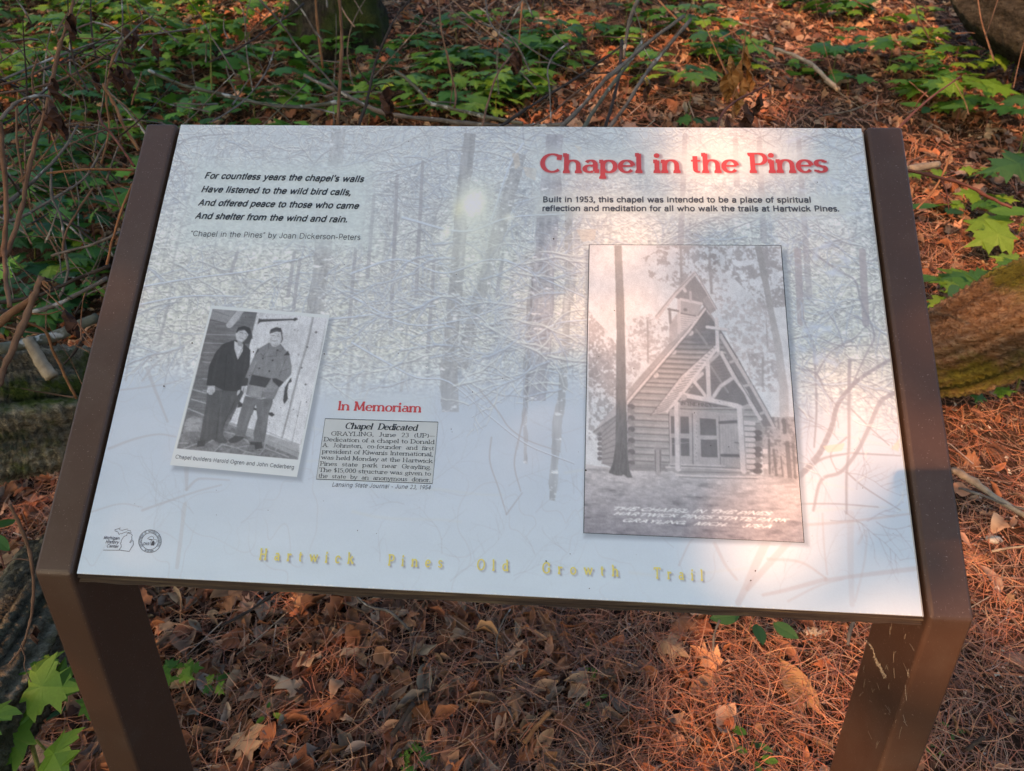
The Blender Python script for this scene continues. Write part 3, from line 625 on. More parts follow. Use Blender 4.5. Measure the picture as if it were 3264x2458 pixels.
    cv.line(c((1020, 915), (1333, 935))+d((812, 940)), 5, grey(.83)); cv.line(c((1050, 935), (1333, 945))+d((815, 952)), 2, grey(.46)); cv.line(c((950, 800))+d((470, 820)), 4, grey(.78)); cv.line(c((960, 818))+d((630, 842)), 2.5, grey(.50))
    cv.line(c((820, 640), (822, 870)), 22, grey(.66), w1=22); cv.line(c((795, 640), (797, 870)), 4, grey(.5)); cv.line(c((848, 640), (850, 870)), 5, grey(.5)); cv.disc(c((818, 635))[0], 12, 4, grey(.60), 1, .2)
    cv.line(c((1025, 165), (1038, 845)), 18, grey(.82)); cv.line(c((1045, 170), (1062, 845)), 3, grey(.66)); cv.line(d((625, 200), (668, 865)), 19, grey(.82)); cv.line(d((655, 210), (695, 865)), 3, grey(.64))
    # cross on the ridge
    cv.line(b((395, 860), (408, 1205)), 12, grey(.84)); cv.line(b((290, 948), (502, 977)), 10, grey(.86)); cv.line(b((290, 965), (502, 993)), 1.6, grey(.60)); cv.line(b((425, 1000), (432, 1190)), 2, grey(.62))
    # foreground trunk
    T = a((375, 45), (455, 45), (485, 700), (500, 1300))+c((483, 0), (497, 400), (500, 700), (520, 860), (555, 945), (500, 945), (455, 905), (440, 925), (380, 920), (300, 890), (345, 790), (372, 600), (380, 0))+a((395, 1300), (400, 1000), (388, 450))
    cv.poly(T, lambda x, y: np.stack([.60-.26*np.clip(y-.15, 0, .8)+0*x]*3, -1)); m = cv.mask(T)
    cv.a += (m*(vnoise(H, W, 9, 1.6, 9, 3)-.5)*(.04+.22*np.clip(yy/H-.3, 0, 1)))[..., None]
    # lettering scratched into the negative
    wt = (.93, .94, .94)
    LINES = (("THE CHAPEL IN THE PINES", (318, 1285), (940, 1342)), ("HARTWICK PINES STATE PARK", (335, 1340), (1120, 1415)), ("GRAYLING.  MICH.    378^A", (425, 1412), (950, 1480)))
    for s_, p, q in LINES: paint_text(cv, s_, c(p)[0], d(q)[0], 11, wt, .95, thick=.17, const=True, serif=False, shear=.6, wob=.05)
    photo_finish(cv, np.ones((H, W)), 91, .035, .07); cv.a = (cv.a*.90+.10)*np.array([1.02, .998, .985])
    for s_, p, q in LINES: paint_text(cv, s_, c(p)[0], d(q)[0], 11, wt, .6, thick=.12, const=True, serif=False, shear=.6, wob=.05)
    cv.a *= (1+.05*(rg.random((H, W, 1))-.5))
    return cv

def paint_builders():
    W, H = 190, 260
    cv = Canvas([(673.5, 974), (1050.8, 1004.7), (947, 1521), (542, 1482.7)], W, H)
    e = mk(530, 960, 4.096); f = mk(530, 1230, 4.096); rg = np.random.default_rng(9)
    grey = lambda g: (g*.985, g, g*1.015)
    cv.a[:] = (.86, .885, .885)
    pic = e((607, 100), (2112, 222))+f((1720, 968), (140, 818)); pm = cv.mask(pic); cv.clip = pm
    cv.poly(pic, grey(.44)); wood = vnoise(H, W, 2, 22, 3, 3); cv.a += (pm*(wood-.5)*.16)[..., None]
    cv.poly(e((607, 100), (1000, 130), (960, 240), (860, 330), (570, 240)), grey(.56)); cv.line(e((600, 120), (830, 200)), 2, grey(.42)); cv.line(e((570, 240), (800, 300)), 2.5, grey(.30))
    cv.line(e((975, 120), (830, 310)), 23, grey(.71)); cv.line(e((925, 120), (790, 290)), 2.5, grey(.48))
    for y in (440, 550, 672, 800, 1018, 1170): cv.line(e((480, y-4), (900, y+4+(y-440)*.06)), 3.2, grey(.66), .8)
    for p, q in (((350, 50), (520, 95)), ((330, 175), (520, 230)), ((290, 300), (500, 385))): cv.line(f(p, q), 4, grey(.70), .85)
    # plank door and jamb
    door = e((1190, 150), (2112, 222))+f((1720, 968), (1735, 880), (820, 500), (1030, 60))+e((1090, 780), (1085, 600), (1150, 300))
    cv.poly(door, grey(.86)); dm = cv.mask(door)
    for x0, x1 in ((1330, 1180), (1480, 1320), (1620, 1380), (1760, 1500)): cv.line(e((x0, 170), (x1, 1311)), 1.4, grey(.76), .8)
    cv.a += (dm*(vnoise(H, W, 30, 3, 77, 2)-.5)*.06)[..., None]
    cv.line(e((1915, 210), (1840, 560), (1720, 960), (1640, 1311))+f((1560, 500), (1510, 680)), 6.5, grey(.66), .85); cv.line(e((1925, 210), (1850, 560))+f((1640, 150), (1520, 680)), 1.4, grey(.45), .8)
    cv.line(e((2080, 260), (1900, 1311))+f((1760, 760)), 1.8, grey(.70)); cv.line(f((1760, 200), (1640, 750)), 1.6, grey(.5), .8)
    for p, r in (((1958, 408), 5), ((1842, 602), 4.2), ((1770, 872), 3.4), ((1820, 1090), 4), ((1730, 700), 5), ((1680, 378), 2.4), ((1720, 384), 2), ((1310, 202), 2), ((1455, 300), 2), ((1130, 490), 2)):
        cv.disc(e(p)[0], r, r, grey(.35 if p[0] != 1730 else .66), .9, .5)
    for p in ((1830, 212), (1714, 392), (1352, 486), (1660, 310)): cv.disc(f(p)[0], 2.6, 2.6, grey(.38), .9, .5)
    # strap hinges
    dk = grey(.27)
    cv.poly(e((1195, 300), (1210, 225), (1230, 238), (1660, 232), (1685, 215), (1725, 237), (1680, 262), (1650, 250), (1230, 275), (1190, 310)), dk)
    cv.poly(e((1630, 1000), (1640, 1050), (1600, 1075), (1580, 1180), (1590, 1280), (1550, 1310), (1530, 1270), (1550, 1130), (1590, 1060)), dk); cv.poly(f((1545, 150), (1580, 190), (1540, 240), (1525, 180)), dk)
    cv.poly(f((945, 195), (1005, 240), (1000, 270), (930, 290)), dk); cv.line(f((980, 255), (1180, 310), (1360, 370)), 7, dk); cv.poly(f((1340, 355), (1380, 345), (1418, 380), (1380, 405), (1345, 380)), dk)
    # sill and paving
    cv.poly(f((820, 470), (1735, 770), (1735, 880), (810, 520)), grey(.68)); cv.line(f((815, 510), (1735, 880)), 1.6, grey(.36)); cv.line(f((1310, 600), (1740, 770)), 2, grey(.5), .6)
    pave = f((140, 818), (190, 640), (480, 540), (780, 560), (810, 520), (1735, 880), (1720, 968)); cv.poly(pave, grey(.49)); cv.a += (cv.mask(pave)*(vnoise(H, W, 4, 5, 88, 3)-.5)*.25)[..., None]
    cv.poly(f((1040, 590), (1735, 880), (1728, 940), (1020, 640)), grey(.66), .8)
    for pts in (((160, 748), (290, 750)), ((230, 820), (390, 760), (560, 730), (640, 700)), ((630, 855), (730, 765), (920, 810), (1080, 780)), ((920, 810), (1040, 860), (1000, 900)), ((1040, 860), (1220, 900), (1290, 810), (1420, 860), (1600, 930)), ((930, 650), (1060, 720), (1090, 760)),
                ((770, 600), (890, 630)), ((1280, 800), (1310, 720)), ((1420, 860), (1450, 810))): cv.line(f(*pts), 3.2, grey(.72), .85, soft=.8)
    cv.poly(f((260, 440), (360, 390), (480, 430), (460, 560), (230, 620), (215, 590)), grey(.60), .7)
    for k in range(12): cv.line(f((240+rg.uniform(0, 60), 430+k*14), (330+rg.uniform(0, 130), 420+k*16)), 1.6, grey(.78), .8)
    # builder in the dark jacket
    cv.poly(e((1100, 360), (1130, 470), (1080, 560), (1010, 560), (1060, 400)), grey(.26), .9)
    cv.poly(e((540, 1160), (900, 1170), (1040, 1100), (960, 1300), (900, 1400))+f((760, 500), (740, 640), (800, 720), (780, 750), (690, 745), (600, 700), (500, 770), (440, 700), (520, 250)), grey(.345))
    cv.poly(f((600, 680), (690, 690), (800, 715), (795, 745), (700, 752), (640, 720)), grey(.33)); cv.poly(f((410, 720), (520, 700), (500, 790), (400, 800)), grey(.30)); cv.line(e((745, 1150))+f((690, 350), (655, 690)), 1.6, grey(.25))
    cv.line(f((900, 200), (800, 400), (750, 520)), 2, grey(.24))
    cv.poly(e((890, 510), (740, 560), (640, 680), (560, 850), (525, 1100), (640, 1110), (750, 1170), (920, 1180), (1050, 1100), (1090, 900), (1100, 640), (1030, 570), (1000, 520)), grey(.235))
    cv.line(e((790, 700), (760, 1150)), 1.6, grey(.17)); cv.poly(e((890, 520), (960, 560), (1005, 560), (1000, 650), (935, 768), (890, 620)), grey(.80)); cv.line(e((1000, 600), (940, 740)), 1.8, grey(.5))
    cv.poly(e((930, 400), (1040, 380), (1075, 440), (1050, 490), (1000, 530), (960, 545), (915, 500), (905, 430)), grey(.76)); cv.poly(e((915, 400), (940, 345), (1020, 325), (1095, 350), (1105, 420), (1070, 430), (1020, 370), (950, 380), (925, 420)), grey(.20))
    cv.poly(e((930, 520), (1000, 530), (995, 600), (935, 580)), grey(.60)); cv.line(e((965, 412), (1000, 418)), 1.8, grey(.38)); cv.line(e((1030, 425), (1055, 432)), 1.8, grey(.38)); cv.line(e((1000, 425), (1010, 460)), 1.6, grey(.60)); cv.line(e((970, 487), (1005, 492)), 1.8, grey(.45))
    cv.poly(e((545, 1110), (635, 1105), (640, 1180), (600, 1225), (560, 1220), (530, 1190)), grey(.78)); 
    for k in range(3): cv.line(e((560+k*22, 1160), (555+k*22, 1215)), 1.1, grey(.52))
    cv.poly(e((940, 1165), (970, 1160), (965, 1210), (925, 1235), (925, 1200)), grey(.76)); cv.line(e((940, 1240), (985, 1180)), 4, dk)
    # builder in the belted work coat
    cv.poly(f((1030, 130), (1230, 175), (1400, 150), (1380, 260), (1340, 350), (1310, 600), (1280, 740), (1150, 740), (1140, 620), (1190, 420), (1170, 230), (1080, 480), (1030, 660), (900, 640), (950, 400)), grey(.45))
    cv.line(f((1165, 240), (1120, 380)), 2, grey(.33)); cv.poly(f((900, 650), (1015, 665), (1010, 690), (930, 740), (840, 750), (805, 715)), grey(.30)); cv.poly(f((1150, 735), (1250, 735), (1258, 810), (1215, 850), (1160, 820)), grey(.28)); cv.line(f((1190, 835), (1250, 825)), 2, grey(.7)); cv.poly(f((1090, 735), (1150, 730), (1150, 775), (1095, 770)), grey(.30))
    cv.poly(e((1340, 545), (1210, 620), (1150, 720), (1090, 850), (1030, 1000), (1060, 1110), (1040, 1220), (1130, 1262), (1230, 1280), (1250, 1262), (1410, 1280), (1480, 1120), (1540, 1060), (1630, 960), (1640, 860), (1610, 690), (1560, 640), (1490, 560)), grey(.53))
    cv.poly(e((1120, 960), (1370, 1010), (1300, 1130), (1080, 1090)), grey(.28)); cv.poly(e((1385, 1010), (1440, 1010), (1535, 1060), (1480, 1125), (1400, 1080)), grey(.27)); cv.poly(e((1000, 1000), (1075, 1010), (1060, 1105), (975, 1105)), grey(.25))
    cv.poly(e((1590, 650), (1615, 705), (1535, 712)), grey(.24)); cv.poly(e((1200, 610), (1210, 650), (1150, 720)), grey(.30)); cv.poly(e((1110, 1105), (1290, 1135), (1240, 1262), (1060, 1230)), grey(.62), .8); cv.poly(e((1370, 1030), (1460, 1110), (1400, 1200), (1260, 1180)), grey(.60), .8)
    for pts in (((1250, 740), (1330, 722), (1440, 718), (1445, 640)), ((1230, 680), (1275, 725)), ((1340, 545), (1330, 650), (1260, 720)), ((1490, 560), (1530, 620), (1500, 660), (1440, 640)), ((1560, 760), (1480, 980)), ((1480, 930), (1600, 880)), ((1260, 1180), (1250, 1270)), ((1120, 960), (1180, 830))): cv.line(e(*pts), 1.8, grey(.36), .9)
    for p in ((1262, 752), (1390, 775), (1216, 878), (1348, 916), (1455, 642)): cv.disc(e(p)[0], 3.6, 3.4, grey(.24), 1, .4)
    cv.poly(e((1355, 430), (1440, 395), (1510, 420), (1515, 490), (1480, 570), (1430, 600), (1380, 590), (1350, 520)), grey(.80)); cv.poly(e((1350, 420), (1365, 370), (1430, 342), (1500, 352), (1525, 440), (1505, 410), (1440, 398), (1360, 425)), grey(.27)); cv.line(e((1355, 415), (1430, 388), (1505, 398)), 2.5, grey(.40))
    cv.line(e((1380, 452), (1410, 452)), 1.8, grey(.36)); cv.line(e((1450, 456), (1480, 460)), 1.8, grey(.36)); cv.line(e((1428, 460), (1418, 490)), 1.6, grey(.64)); cv.line(e((1385, 515), (1415, 525), (1450, 518)), 1.8, grey(.45)); cv.line(e((1400, 575), (1450, 585)), 3, grey(.60)); cv.line(e((1505, 420), (1520, 500), (1500, 540)), 3.4, grey(.32))
    cv.poly(e((985, 1110), (1045, 1110), (1040, 1190), (1010, 1200), (980, 1160)), grey(.76)); cv.line(e((1015, 1130), (1005, 1190)), 1.4, grey(.3))
    # folds and modelling
    for pts in (((700, 640), (640, 860), (610, 1080)), ((870, 640), (900, 800), (880, 1100)), ((1050, 700), (1020, 900), (1060, 1080)), ((620, 1200), (600, 1311)), ((860, 1220), (840, 1311))): cv.line(e(*pts), 5, grey(.31), .45, soft=2.)
    for pts in (((560, 300), (520, 680)), ((720, 100), (700, 640)), ((860, 150), (800, 500))): cv.line(f(*pts), 6, grey(.43), .5, soft=2.)
    for pts in (((1100, 250), (1010, 560)), ((1260, 200), (1270, 600)), ((1340, 250), (1290, 500))): cv.line(f(*pts), 6, grey(.54), .5, soft=2.)
    for pts in (((1180, 780), (1120, 920)), ((1320, 640), (1300, 940)), ((1420, 820), (1400, 960)), ((1580, 800), (1600, 930)), ((1500, 700), (1520, 900))): cv.line(e(*pts), 6, grey(.63), .45, soft=2.)
    for (x, y, rx, ry, g) in ((960, 470, 7, 9, .62), (1050, 460, 5, 10, .58), (1010, 510, 8, 4, .60), (1370, 500, 5, 12, .66), (1500, 500, 4, 12, .62), (1430, 560, 10, 4, .68), (985, 405, 9, 3, .66), (1440, 425, 12, 3, .62)): cv.disc(e((x, y))[0], rx, ry, grey(g), .55, 1.)
    photo_finish(cv, pm, 55, .07, .10)
    cv.a = np.where(pm[..., None] > 0, cv.a*.93+.055*pm[..., None], cv.a)
    cv.clip = None
    return cv

# ---------------------------------------------------------------- the trail sign
SD = np.array([0, math.cos(TILT), math.sin(TILT)]); ND = np.array([0, -math.sin(TILT), math.cos(TILT)]); O0 = np.array([0, 0, Z0])
def pan(x, a, o=0.): return O0+np.array([x, 0, 0])+SD*a+ND*o
def px_to_panel(P, o=-OFF):
    """photo pixels -> (x, a) on the panel's face"""
    out = []
    for x, y in P:
        v = ray(x, y); t = np.dot(O0+ND*o-CAM, ND)/np.dot(v, ND); q = CAM+v*t-O0; out.append((q[0], np.dot(q, SD)))
    return np.array(out)
_hs = [(600, 420), (2700, 420), (2900, 1900), (300, 1800)]
HP = homog(_hs, px_to_panel(_hs))
def P2U(P): return hap(HP, P)

def paint_mat():
    m = NT("brown_powder_coat", .42, .45); f = m.noise(900, 2); g = m.noise(14, 4); sp = m.noise(520, 1)
    c = m.mix(g, (.064, .034, .020), (.084, .045, .028)); dust = m.ramp(m.noise(5, 7, .75), [(.50, (0, 0, 0)), (.72, (.55, .55, .55))]); c = m.mix(dust, c, (.115, .080, .056)); scr = m.ramp(m.noise(30, 3, .6, stretch=(30, 1.5, 1.5)), [(.70, (0, 0, 0)), (.735, (.5, .5, .5))]); c = m.mix(scr, c, (.19, .14, .11)); spk = m.ramp(sp, [(.70, (0, 0, 0)), (.76, (1, 1, 1))])
    m.base(m.mix(spk, c, (.20, .15, .12))); r = m.n("MapRange"); m.l(g, r.inputs[0]); r.inputs[3].default_value = .34; r.inputs[4].default_value = .52; m.l(r.outputs[0], m.b.inputs["Roughness"]); m.bump(f, .25, .0006); return m.m
M_POST = paint_mat()
def print_mat():
    m = NT("printed_laminate", .34, .5); a = m.n("Attribute"); a.attribute_name = "Col"; m.base(a.outputs["Color"])
    m.bump(m.noise(420, 3), .06, .0004); g = m.noise(9, 3); r = m.n("MapRange"); m.l(g, r.inputs[0]); r.inputs[3].default_value = .28; r.inputs[4].default_value = .42; m.l(r.outputs[0], m.b.inputs["Roughness"]); return m.m
M_PRINT = print_mat()
def flat_mat(name, c, rough=.36): m = NT(name, rough, .4); g = m.noise(60, 3); m.base(m.mix(g, tuple(np.array(c)*.93), tuple(np.minimum(1, np.array(c)*1.07)))); return m.m

sign = link("information_sign", None, label="brown metal trail sign whose slanted white panel shows a snowy forest and a log chapel", cat="sign"); sign.location = (0, 0, 0)
def bevel_obj(o, w, seg=3):
    b = o.modifiers.new("edge", 'BEVEL'); b.width = w; b.segments = seg; b.limit_method = 'ANGLE'; b.angle_limit = math.radians(25)
def make_post(x0, x1):
    h = .060; top = SD*SLOPE; under = top-ND*h
    # underside of the arm meets the back of the leg
    t = (DEPTH-(-ND*h)[1])/SD[1]; inner = -ND*h+SD*t
    prof = [np.array([0, 0, 0.]), top, under, inner, np.array([0, DEPTH, -Z0-.12]), np.array([0, 0, -Z0-.12])]
    V = [O0+p+np.array([x, 0, 0]) for x in (x0, x1) for p in prof]; n = 6
    Fc = [tuple(range(n)), tuple(reversed(range(n, 2*n)))]+[(i, i+n, (i+1) % n+n, (i+1) % n) for i in range(n)]
    Fc = [tuple(reversed(f)) for f in Fc] if x1 < x0 else Fc
    me = mesh_np("post", V, Fc, M_POST); o = link("post", me, sign); bevel_obj(o, .0042, 3)
    for p in me.polygons: p.use_smooth = False
    return o
make_post(-.5, -.5+PW); make_post(.5-PW, .5)
# panel: laminate sheet and its stacked core
M_CORE = NT("phenolic_core", .75, .3)
_g = M_CORE.noise(60, 5, stretch=(.2, 1, 8)); M_CORE.base(M_CORE.ramp(_g, [(.3, (.022, .014, .010)), (.55, (.065, .042, .025)), (.75, (.15, .11, .055))])); M_CORE.bump(_g, .5, .002); M_CORE = M_CORE.m
def slab(name, x, a0, a1, o0, o1, mat, parent, jag=0):
    rg = np.random.default_rng(7); n = 60 if jag else 1
    xs = np.linspace(-x, x, n+1); e = a0+rg.uniform(-jag, jag, n+1); V = []
    for i in range(n+1): V += [pan(xs[i], e[i], o0), pan(xs[i], e[i], o1), pan(xs[i], a1, o1), pan(xs[i], a1, o0)]
    Fc = [(4*i+k, 4*i+(k+1) % 4, 4*i+4+(k+1) % 4, 4*i+4+k) for i in range(n) for k in range(4)]+[(3, 2, 1, 0), (4*n, 4*n+1, 4*n+2, 4*n+3)]
    return link(name, mesh_np(name, V, Fc, mat), parent)
panel = slab("panel", XP+.0012, .0008, SLOPE-.006, -OFF-.0052, -OFF-.0004, flat_mat("panel_edge_pale", (.45, .43, .38)), sign)
slab("core_layer", XP+.003, -.0034, SLOPE-.008, -OFF-.0095, -OFF-.0056, M_CORE, panel, .0005)
slab("core_layer", XP+.003, -.0078, SLOPE-.010, -OFF-.0150, -OFF-.0100, M_CORE, panel, .0009)
# painted print sheets
def sheet(name, cv, lift, hole_quads=(), parent=None, gain=1.0):
    gx, gy = np.meshgrid(np.arange(cv.w), np.arange(cv.h)); G = np.c_[gx.ravel(), gy.ravel()]
    P = hap(cv.Hi, G); U = P2U(P); V = O0+np.outer(U[:, 0], [1, 0, 0])+np.outer(U[:, 1], SD)+ND*(-OFF+lift)
    w, h = cv.w, cv.h; i = (np.arange(h-1)[:, None]*w+np.arange(w-1)[None, :]); keep = np.ones((h-1, w-1), bool)
    for q in hole_quads:
        m = cv.mask(q); keep &= ~((m[:-1, :-1] > .99) & (m[1:, 1:] > .99) & (m[:-1, 1:] > .99) & (m[1:, :-1] > .99))
    i = i[keep]; Fc = np.stack([i, i+w, i+w+1, i+1], -1)
    c = np.minimum(lin(np.clip(cv.a, 0, 1)).reshape(-1, 3)*gain, .92)
    return link(name, mesh_np(name, V, Fc, M_PRINT, c, True), parent)
CH_Q = [(1878, 781), (2489, 783), (2562.5, 1729.7), (1860.5, 1699)]; BU_Q = [(673.5, 974), (1050.8, 1004.7), (947, 1521), (542, 1482.7)]
TITLE_P = ((1721, 551.3), (2642, 550.4)); FOOT = [("Hartwick", (825.5, 1783.7), (1150, 1798)), ("Pines", (1236.6, 1802), (1434, 1810.5)), ("Old", (1520, 1817), (1643, 1820.5)), ("Growth", (1728, 1827), (1996, 1838)), ("Trail", (2084.5, 1843.4), (2264, 1851.8))]
forest = paint_forest()
for dx, dy, al in ((-2, -1, .16), (3, 0, .20), (0, 4, .20), (4, 4, .22), (2, 2, .22)):
    paint_text(forest, "Chapel in the Pines", (TITLE_P[0][0]+dx, TITLE_P[0][1]+dy), (TITLE_P[1][0]+dx, TITLE_P[1][1]+dy), 62, (.55, .45, .48), al*.75, thick=.22, thin=.10)
    for s_, p_, q_ in FOOT: paint_text(forest, s_, (p_[0]+dx+3, p_[1]+dy+3), (q_[0]+dx+3, q_[1]+dy+3), 35, (.50, .50, .54), al*.8, thick=.15, thin=.09, track=.95)
sheet("forest_print", forest, .0001, (CH_Q, BU_Q), panel, 1.06)
chapel_print = sheet("chapel_photograph", paint_chapel(), .0004, (), panel, 1.06)
builders_print = sheet("builders_photograph", paint_builders(), .0004, (), panel, 1.06)

# lettering: thin sheets lying on the print
def to_panel(pts, lift): U = P2U(pts); return [pan(u, a, -OFF+lift) for u, a in U]
def polys_mesh(name, polys, mat, parent, p0, p1, hpx, lift, tot, total_text=None):
    p0 = np.array(p0, float); p1 = np.array(p1, float); e = (p1-p0)/tot
    U0, U1 = P2U([p0])[0], P2U([p1])[0]; eu = (U1-U0)/tot; upu = np.array([-eu[1], eu[0]]); upu /= np.linalg.norm(upu)
    mid = (p0+p1)/2; hm = np.linalg.norm(P2U([mid])[0]-P2U([mid-np.array([0, hpx])])[0])
    V = []; Fc = []; z = 0
    for p in polys:
        k = len(V); o = -OFF+lift+(z % 7)*.000025; z += 1
        if p[0] == 'strip':
            n = len(p[1])
            for L, Rr in zip(p[1], p[2]):
                for q in (L, Rr): u = U0+eu*q[0]+upu*hm*q[1]; V.append(pan(u[0], u[1], o))
            Fc += [(k+2*i, k+2*i+1, k+2*i+3, k+2*i+2) for i in range(n-1)]
        else:
            for q in p[1]: u = U0+eu*q[0]+upu*hm*q[1]; V.append(pan(u[0], u[1], o))
            Fc.append(tuple(range(k, len(V))))
    return V, Fc
def letter_mesh(name, lines, mat, parent, lift=.0004, **kw):
    V = []; Fc = []
    for s, p0, p1, hpx in lines:
        polys, tot = text_polys(s, **kw)
        v, f = polys_mesh(name, polys, mat, parent, p0, p1, hpx, lift, tot); k = len(V); V += v; Fc += [tuple(i+k for i in q) for q in f]
    return link(name, mesh_np(name, V, Fc, mat), parent)
M_RED = flat_mat("red_ink", (.60, .075, .08)); M_YEL = flat_mat("yellow_ink", (.82, .73, .20)); M_BLK = flat_mat("black_ink", (.028, .038, .045)); M_GRY = flat_mat("grey_ink", (.085, .095, .115)); M_PAP = flat_mat("newsprint", (.60, .64, .635))
letter_mesh("title_lettering", [("Chapel in the Pines", *TITLE_P, 62)], M_RED, panel, thick=.205, thin=.09)
letter_mesh("memorial_lettering", [("In Memoriam", (1075, 1307.6), (1343, 1315), 29)], M_RED, panel, thick=.20, thin=.085)
for s_, p_, q_ in FOOT: letter_mesh("trail_lettering", [(s_, p_, q_, 35)], M_YEL, panel, thick=.20, thin=.12, track=.95)
def panel_poly(name, quads, mat, parent, lift):
    V = []; Fc = []
    for q in quads: k = len(V); V += to_panel(q, lift); Fc.append(tuple(range(k, len(V)))[::-1])
    return link(name, mesh_np(name, V, Fc, mat), parent)
def px_strip(P, w, closed=False):
    P = [np.array(p, float) for p in P]; n = len(P); L = []; R = []
    for i in range(n):
        a = P[i-1] if (i or closed) else P[0]; b = P[(i+1) % n] if (i < n-1 or closed) else P[-1]
        d = b-a; d /= np.linalg.norm(d)+1e-9; m = np.array([-d[1], d[0]])*w/2; L.append(P[i]+m); R.append(P[i]-m)
    if closed: L.append(L[0]); R.append(R[0])
    return [[L[i], L[i+1], R[i+1], R[i]] for i in range(len(L)-1)]
NB = [(1036.9, 1334.9), (1396.6, 1346), (1378.4, 1542), (1008.7, 1527.5)]
clipping = panel_poly("newspaper_clipping", [NB], M_PAP, panel, .0003)
panel_poly("border_line", px_strip(NB, 2.3, True), M_BLK, clipping, .00045)
NEWS = [("GRAYLING,  June  23  (UP)_", (1055, 1388.7), (1388.5, 1396)), ("Dedication of a chapel to Donald", (1031.8, 1406.9), (1385, 1416)), ("A.  Johnston,  co-founder  and  first", (1028, 1425), (1384, 1436)),
        ("president of Kiwanis International,", (1026, 1445), (1381, 1455)), ("was held Monday at the Hartwick", (1023.7, 1464.3), (1379.4, 1476.4)), ("Pines  state  park  near  Grayling.", (1020, 1484), (1376, 1496.6)),
        ("The $15,000 structure was given to", (1017, 1504), (1374.4, 1516.7)), ("the  state  by  an  anonymous  donor.", (1014.6, 1522.8), (1372.3, 1537))]
letter_mesh("article_lettering", [(a_, b_, c_, 13.5) for a_, b_, c_ in NEWS], M_BLK, clipping, .0005, thick=.125, thin=.075)
letter_mesh("headline_lettering", [("Chapel  Dedicated", (1099, 1367), (1329.5, 1373.6), 20)], M_BLK, clipping, .0005, thick=.23, thin=.085, shear=.22)
panel_poly("border_line", px_strip(CH_Q, 2.6, True), M_BLK, chapel_print, .0006)
def sans(name, lines, mat, parent, lift=.0005):
    """grotesque lettering; lines: text, start, end, cap height in photo pixels, slant, weight"""
    V = []; Fc = []
    for s, p0, p1, hpx, slant, wt in lines:
        polys, tot = text_polys(s, thick=wt, const=True, serif=False, shear=slant, big_x=True, track=.035 if hpx > 15 else .06)
        v, f = polys_mesh(name, polys, mat, parent, p0, p1, hpx, lift, tot); k = len(V); V += v; Fc += [tuple(i+k for i in q) for q in f]
    return link(name, mesh_np(name, V, Fc, mat), parent)
sans("poem_lettering", [("For countless years the chapel's walls", (650.4, 569.4), (1159, 581), 19, .22, .20), ("Have listened to the wild bird calls,", (640, 612.6), (1119, 623), 19, .22, .20),
     ("And offered peace to those who came", (630.5, 655.4), (1143, 666.3), 19, .22, .20), ("And shelter from the wind and rain.", (620.6, 697.2), (1108, 709.6), 19, .22, .20)], M_BLK, panel)
sans("poet_lettering", [('"Chapel in the Pines" by Joan Dickerson-Peters', (605.7, 753.4), (1149.6, 765.8), 17.5, .0, .10)], M_BLK, panel)
sans("paragraph_lettering", [("Built in 1953, this chapel was intended to be a place of spiritual", (1729.7, 645), (2587, 646.3), 17.5, 0, .20), ("reflection and meditation for all who walk the trails at Hartwick Pines.", (1728, 673), (2677, 674.6), 17.5, 0, .20)], M_GRY, panel)
sans("source_lettering", [("Lansing State Journal - June 23, 1954", (1057.5, 1551), (1373, 1561), 13.5, .2, .11)], M_GRY, panel)
sans("caption_lettering", [("Chapel builders Harold Ogren and John Cederberg", (558.8, 1462), (938.2, 1496), 12.5, 0, .115)], M_GRY, builders_print, .0007)
# emblems at the lower left
g8 = mk(300, 1660, 8.508)
UP = g8((680, 238), (720, 195), (565, 250), (575, 280), (655, 305), (670, 365), (690, 378), (715, 345), (760, 355), (810, 325), (890, 305), (915, 320), (1015, 318), (990, 268), (905, 265), (925, 228), (870, 232), (770, 262), (700, 248))
LP = g8((680, 795), (740, 710), (735, 650), (712, 610), (740, 585), (740, 540), (810, 430), (895, 395), (895, 360), (915, 335), (1000, 355), (1045, 395), (1018, 435), (1030, 500), (965, 590), (985, 605), (1040, 535), (1065, 550), (1070, 650), (1010, 740), (970, 810), (960, 835))
seg = px_strip(UP, 1.5, True)+px_strip(LP, 1.5)+px_strip(g8((255, 798), (700, 800), (960, 835)), 1.7)
emblem = panel_poly("history_center_emblem", seg, M_GRY, panel, .0004)
sans("emblem_lettering", [("Michigan", g8((255, 500))[0], g8((693, 518))[0], 9.5, .18, .17), ("History", g8((308, 612))[0], g8((672, 624))[0], 9.5, .18, .17), ("Center", g8((338, 722))[0], g8((662, 740))[0], 9.5, .18, .17)], M_GRY, emblem)
def ring_pt(r, deg):   # slightly sheared circle on the foreshortened panel
    a = math.radians(deg); return (300+(1520+r*math.cos(a)*305+r*math.sin(a)*8)/8.508, 1660+(558-r*math.sin(a)*308)/8.508)
seg = []
for r in (1.0, .74): seg += px_strip([ring_pt(r, k*6) for k in range(60)], 1.6, True)
def ring_text(s, a0, a1, r, h, inward=False):
    out = []; polys = []; n = len(s)
    for i, ch in enumerate(s):
        ang = a0+(a1-a0)*i/(n-1); ps, _ = text_polys(ch, thick=.16, const=True, serif=False)
        for p in ps:
            for arr in [p[1]+p[2][::-1]] if p[0] == 'strip' else [p[1]]:
                q = []
                for x, y in arr:
                    rr = r+(y-.5)*h*(-1 if inward else 1); aa = ang+(x-.4)*(1 if inward else -1)*h*52; q.append(ring_pt(rr, aa))
                polys.append(q)
    return polys
txt = ring_text("DEPARTMENT OF NATURAL RESOURCES", 212, -32, .87, .15)+ring_text("MICHIGAN", 242, 288, .87, .15, True)
seg += [q if True else q for q in txt]
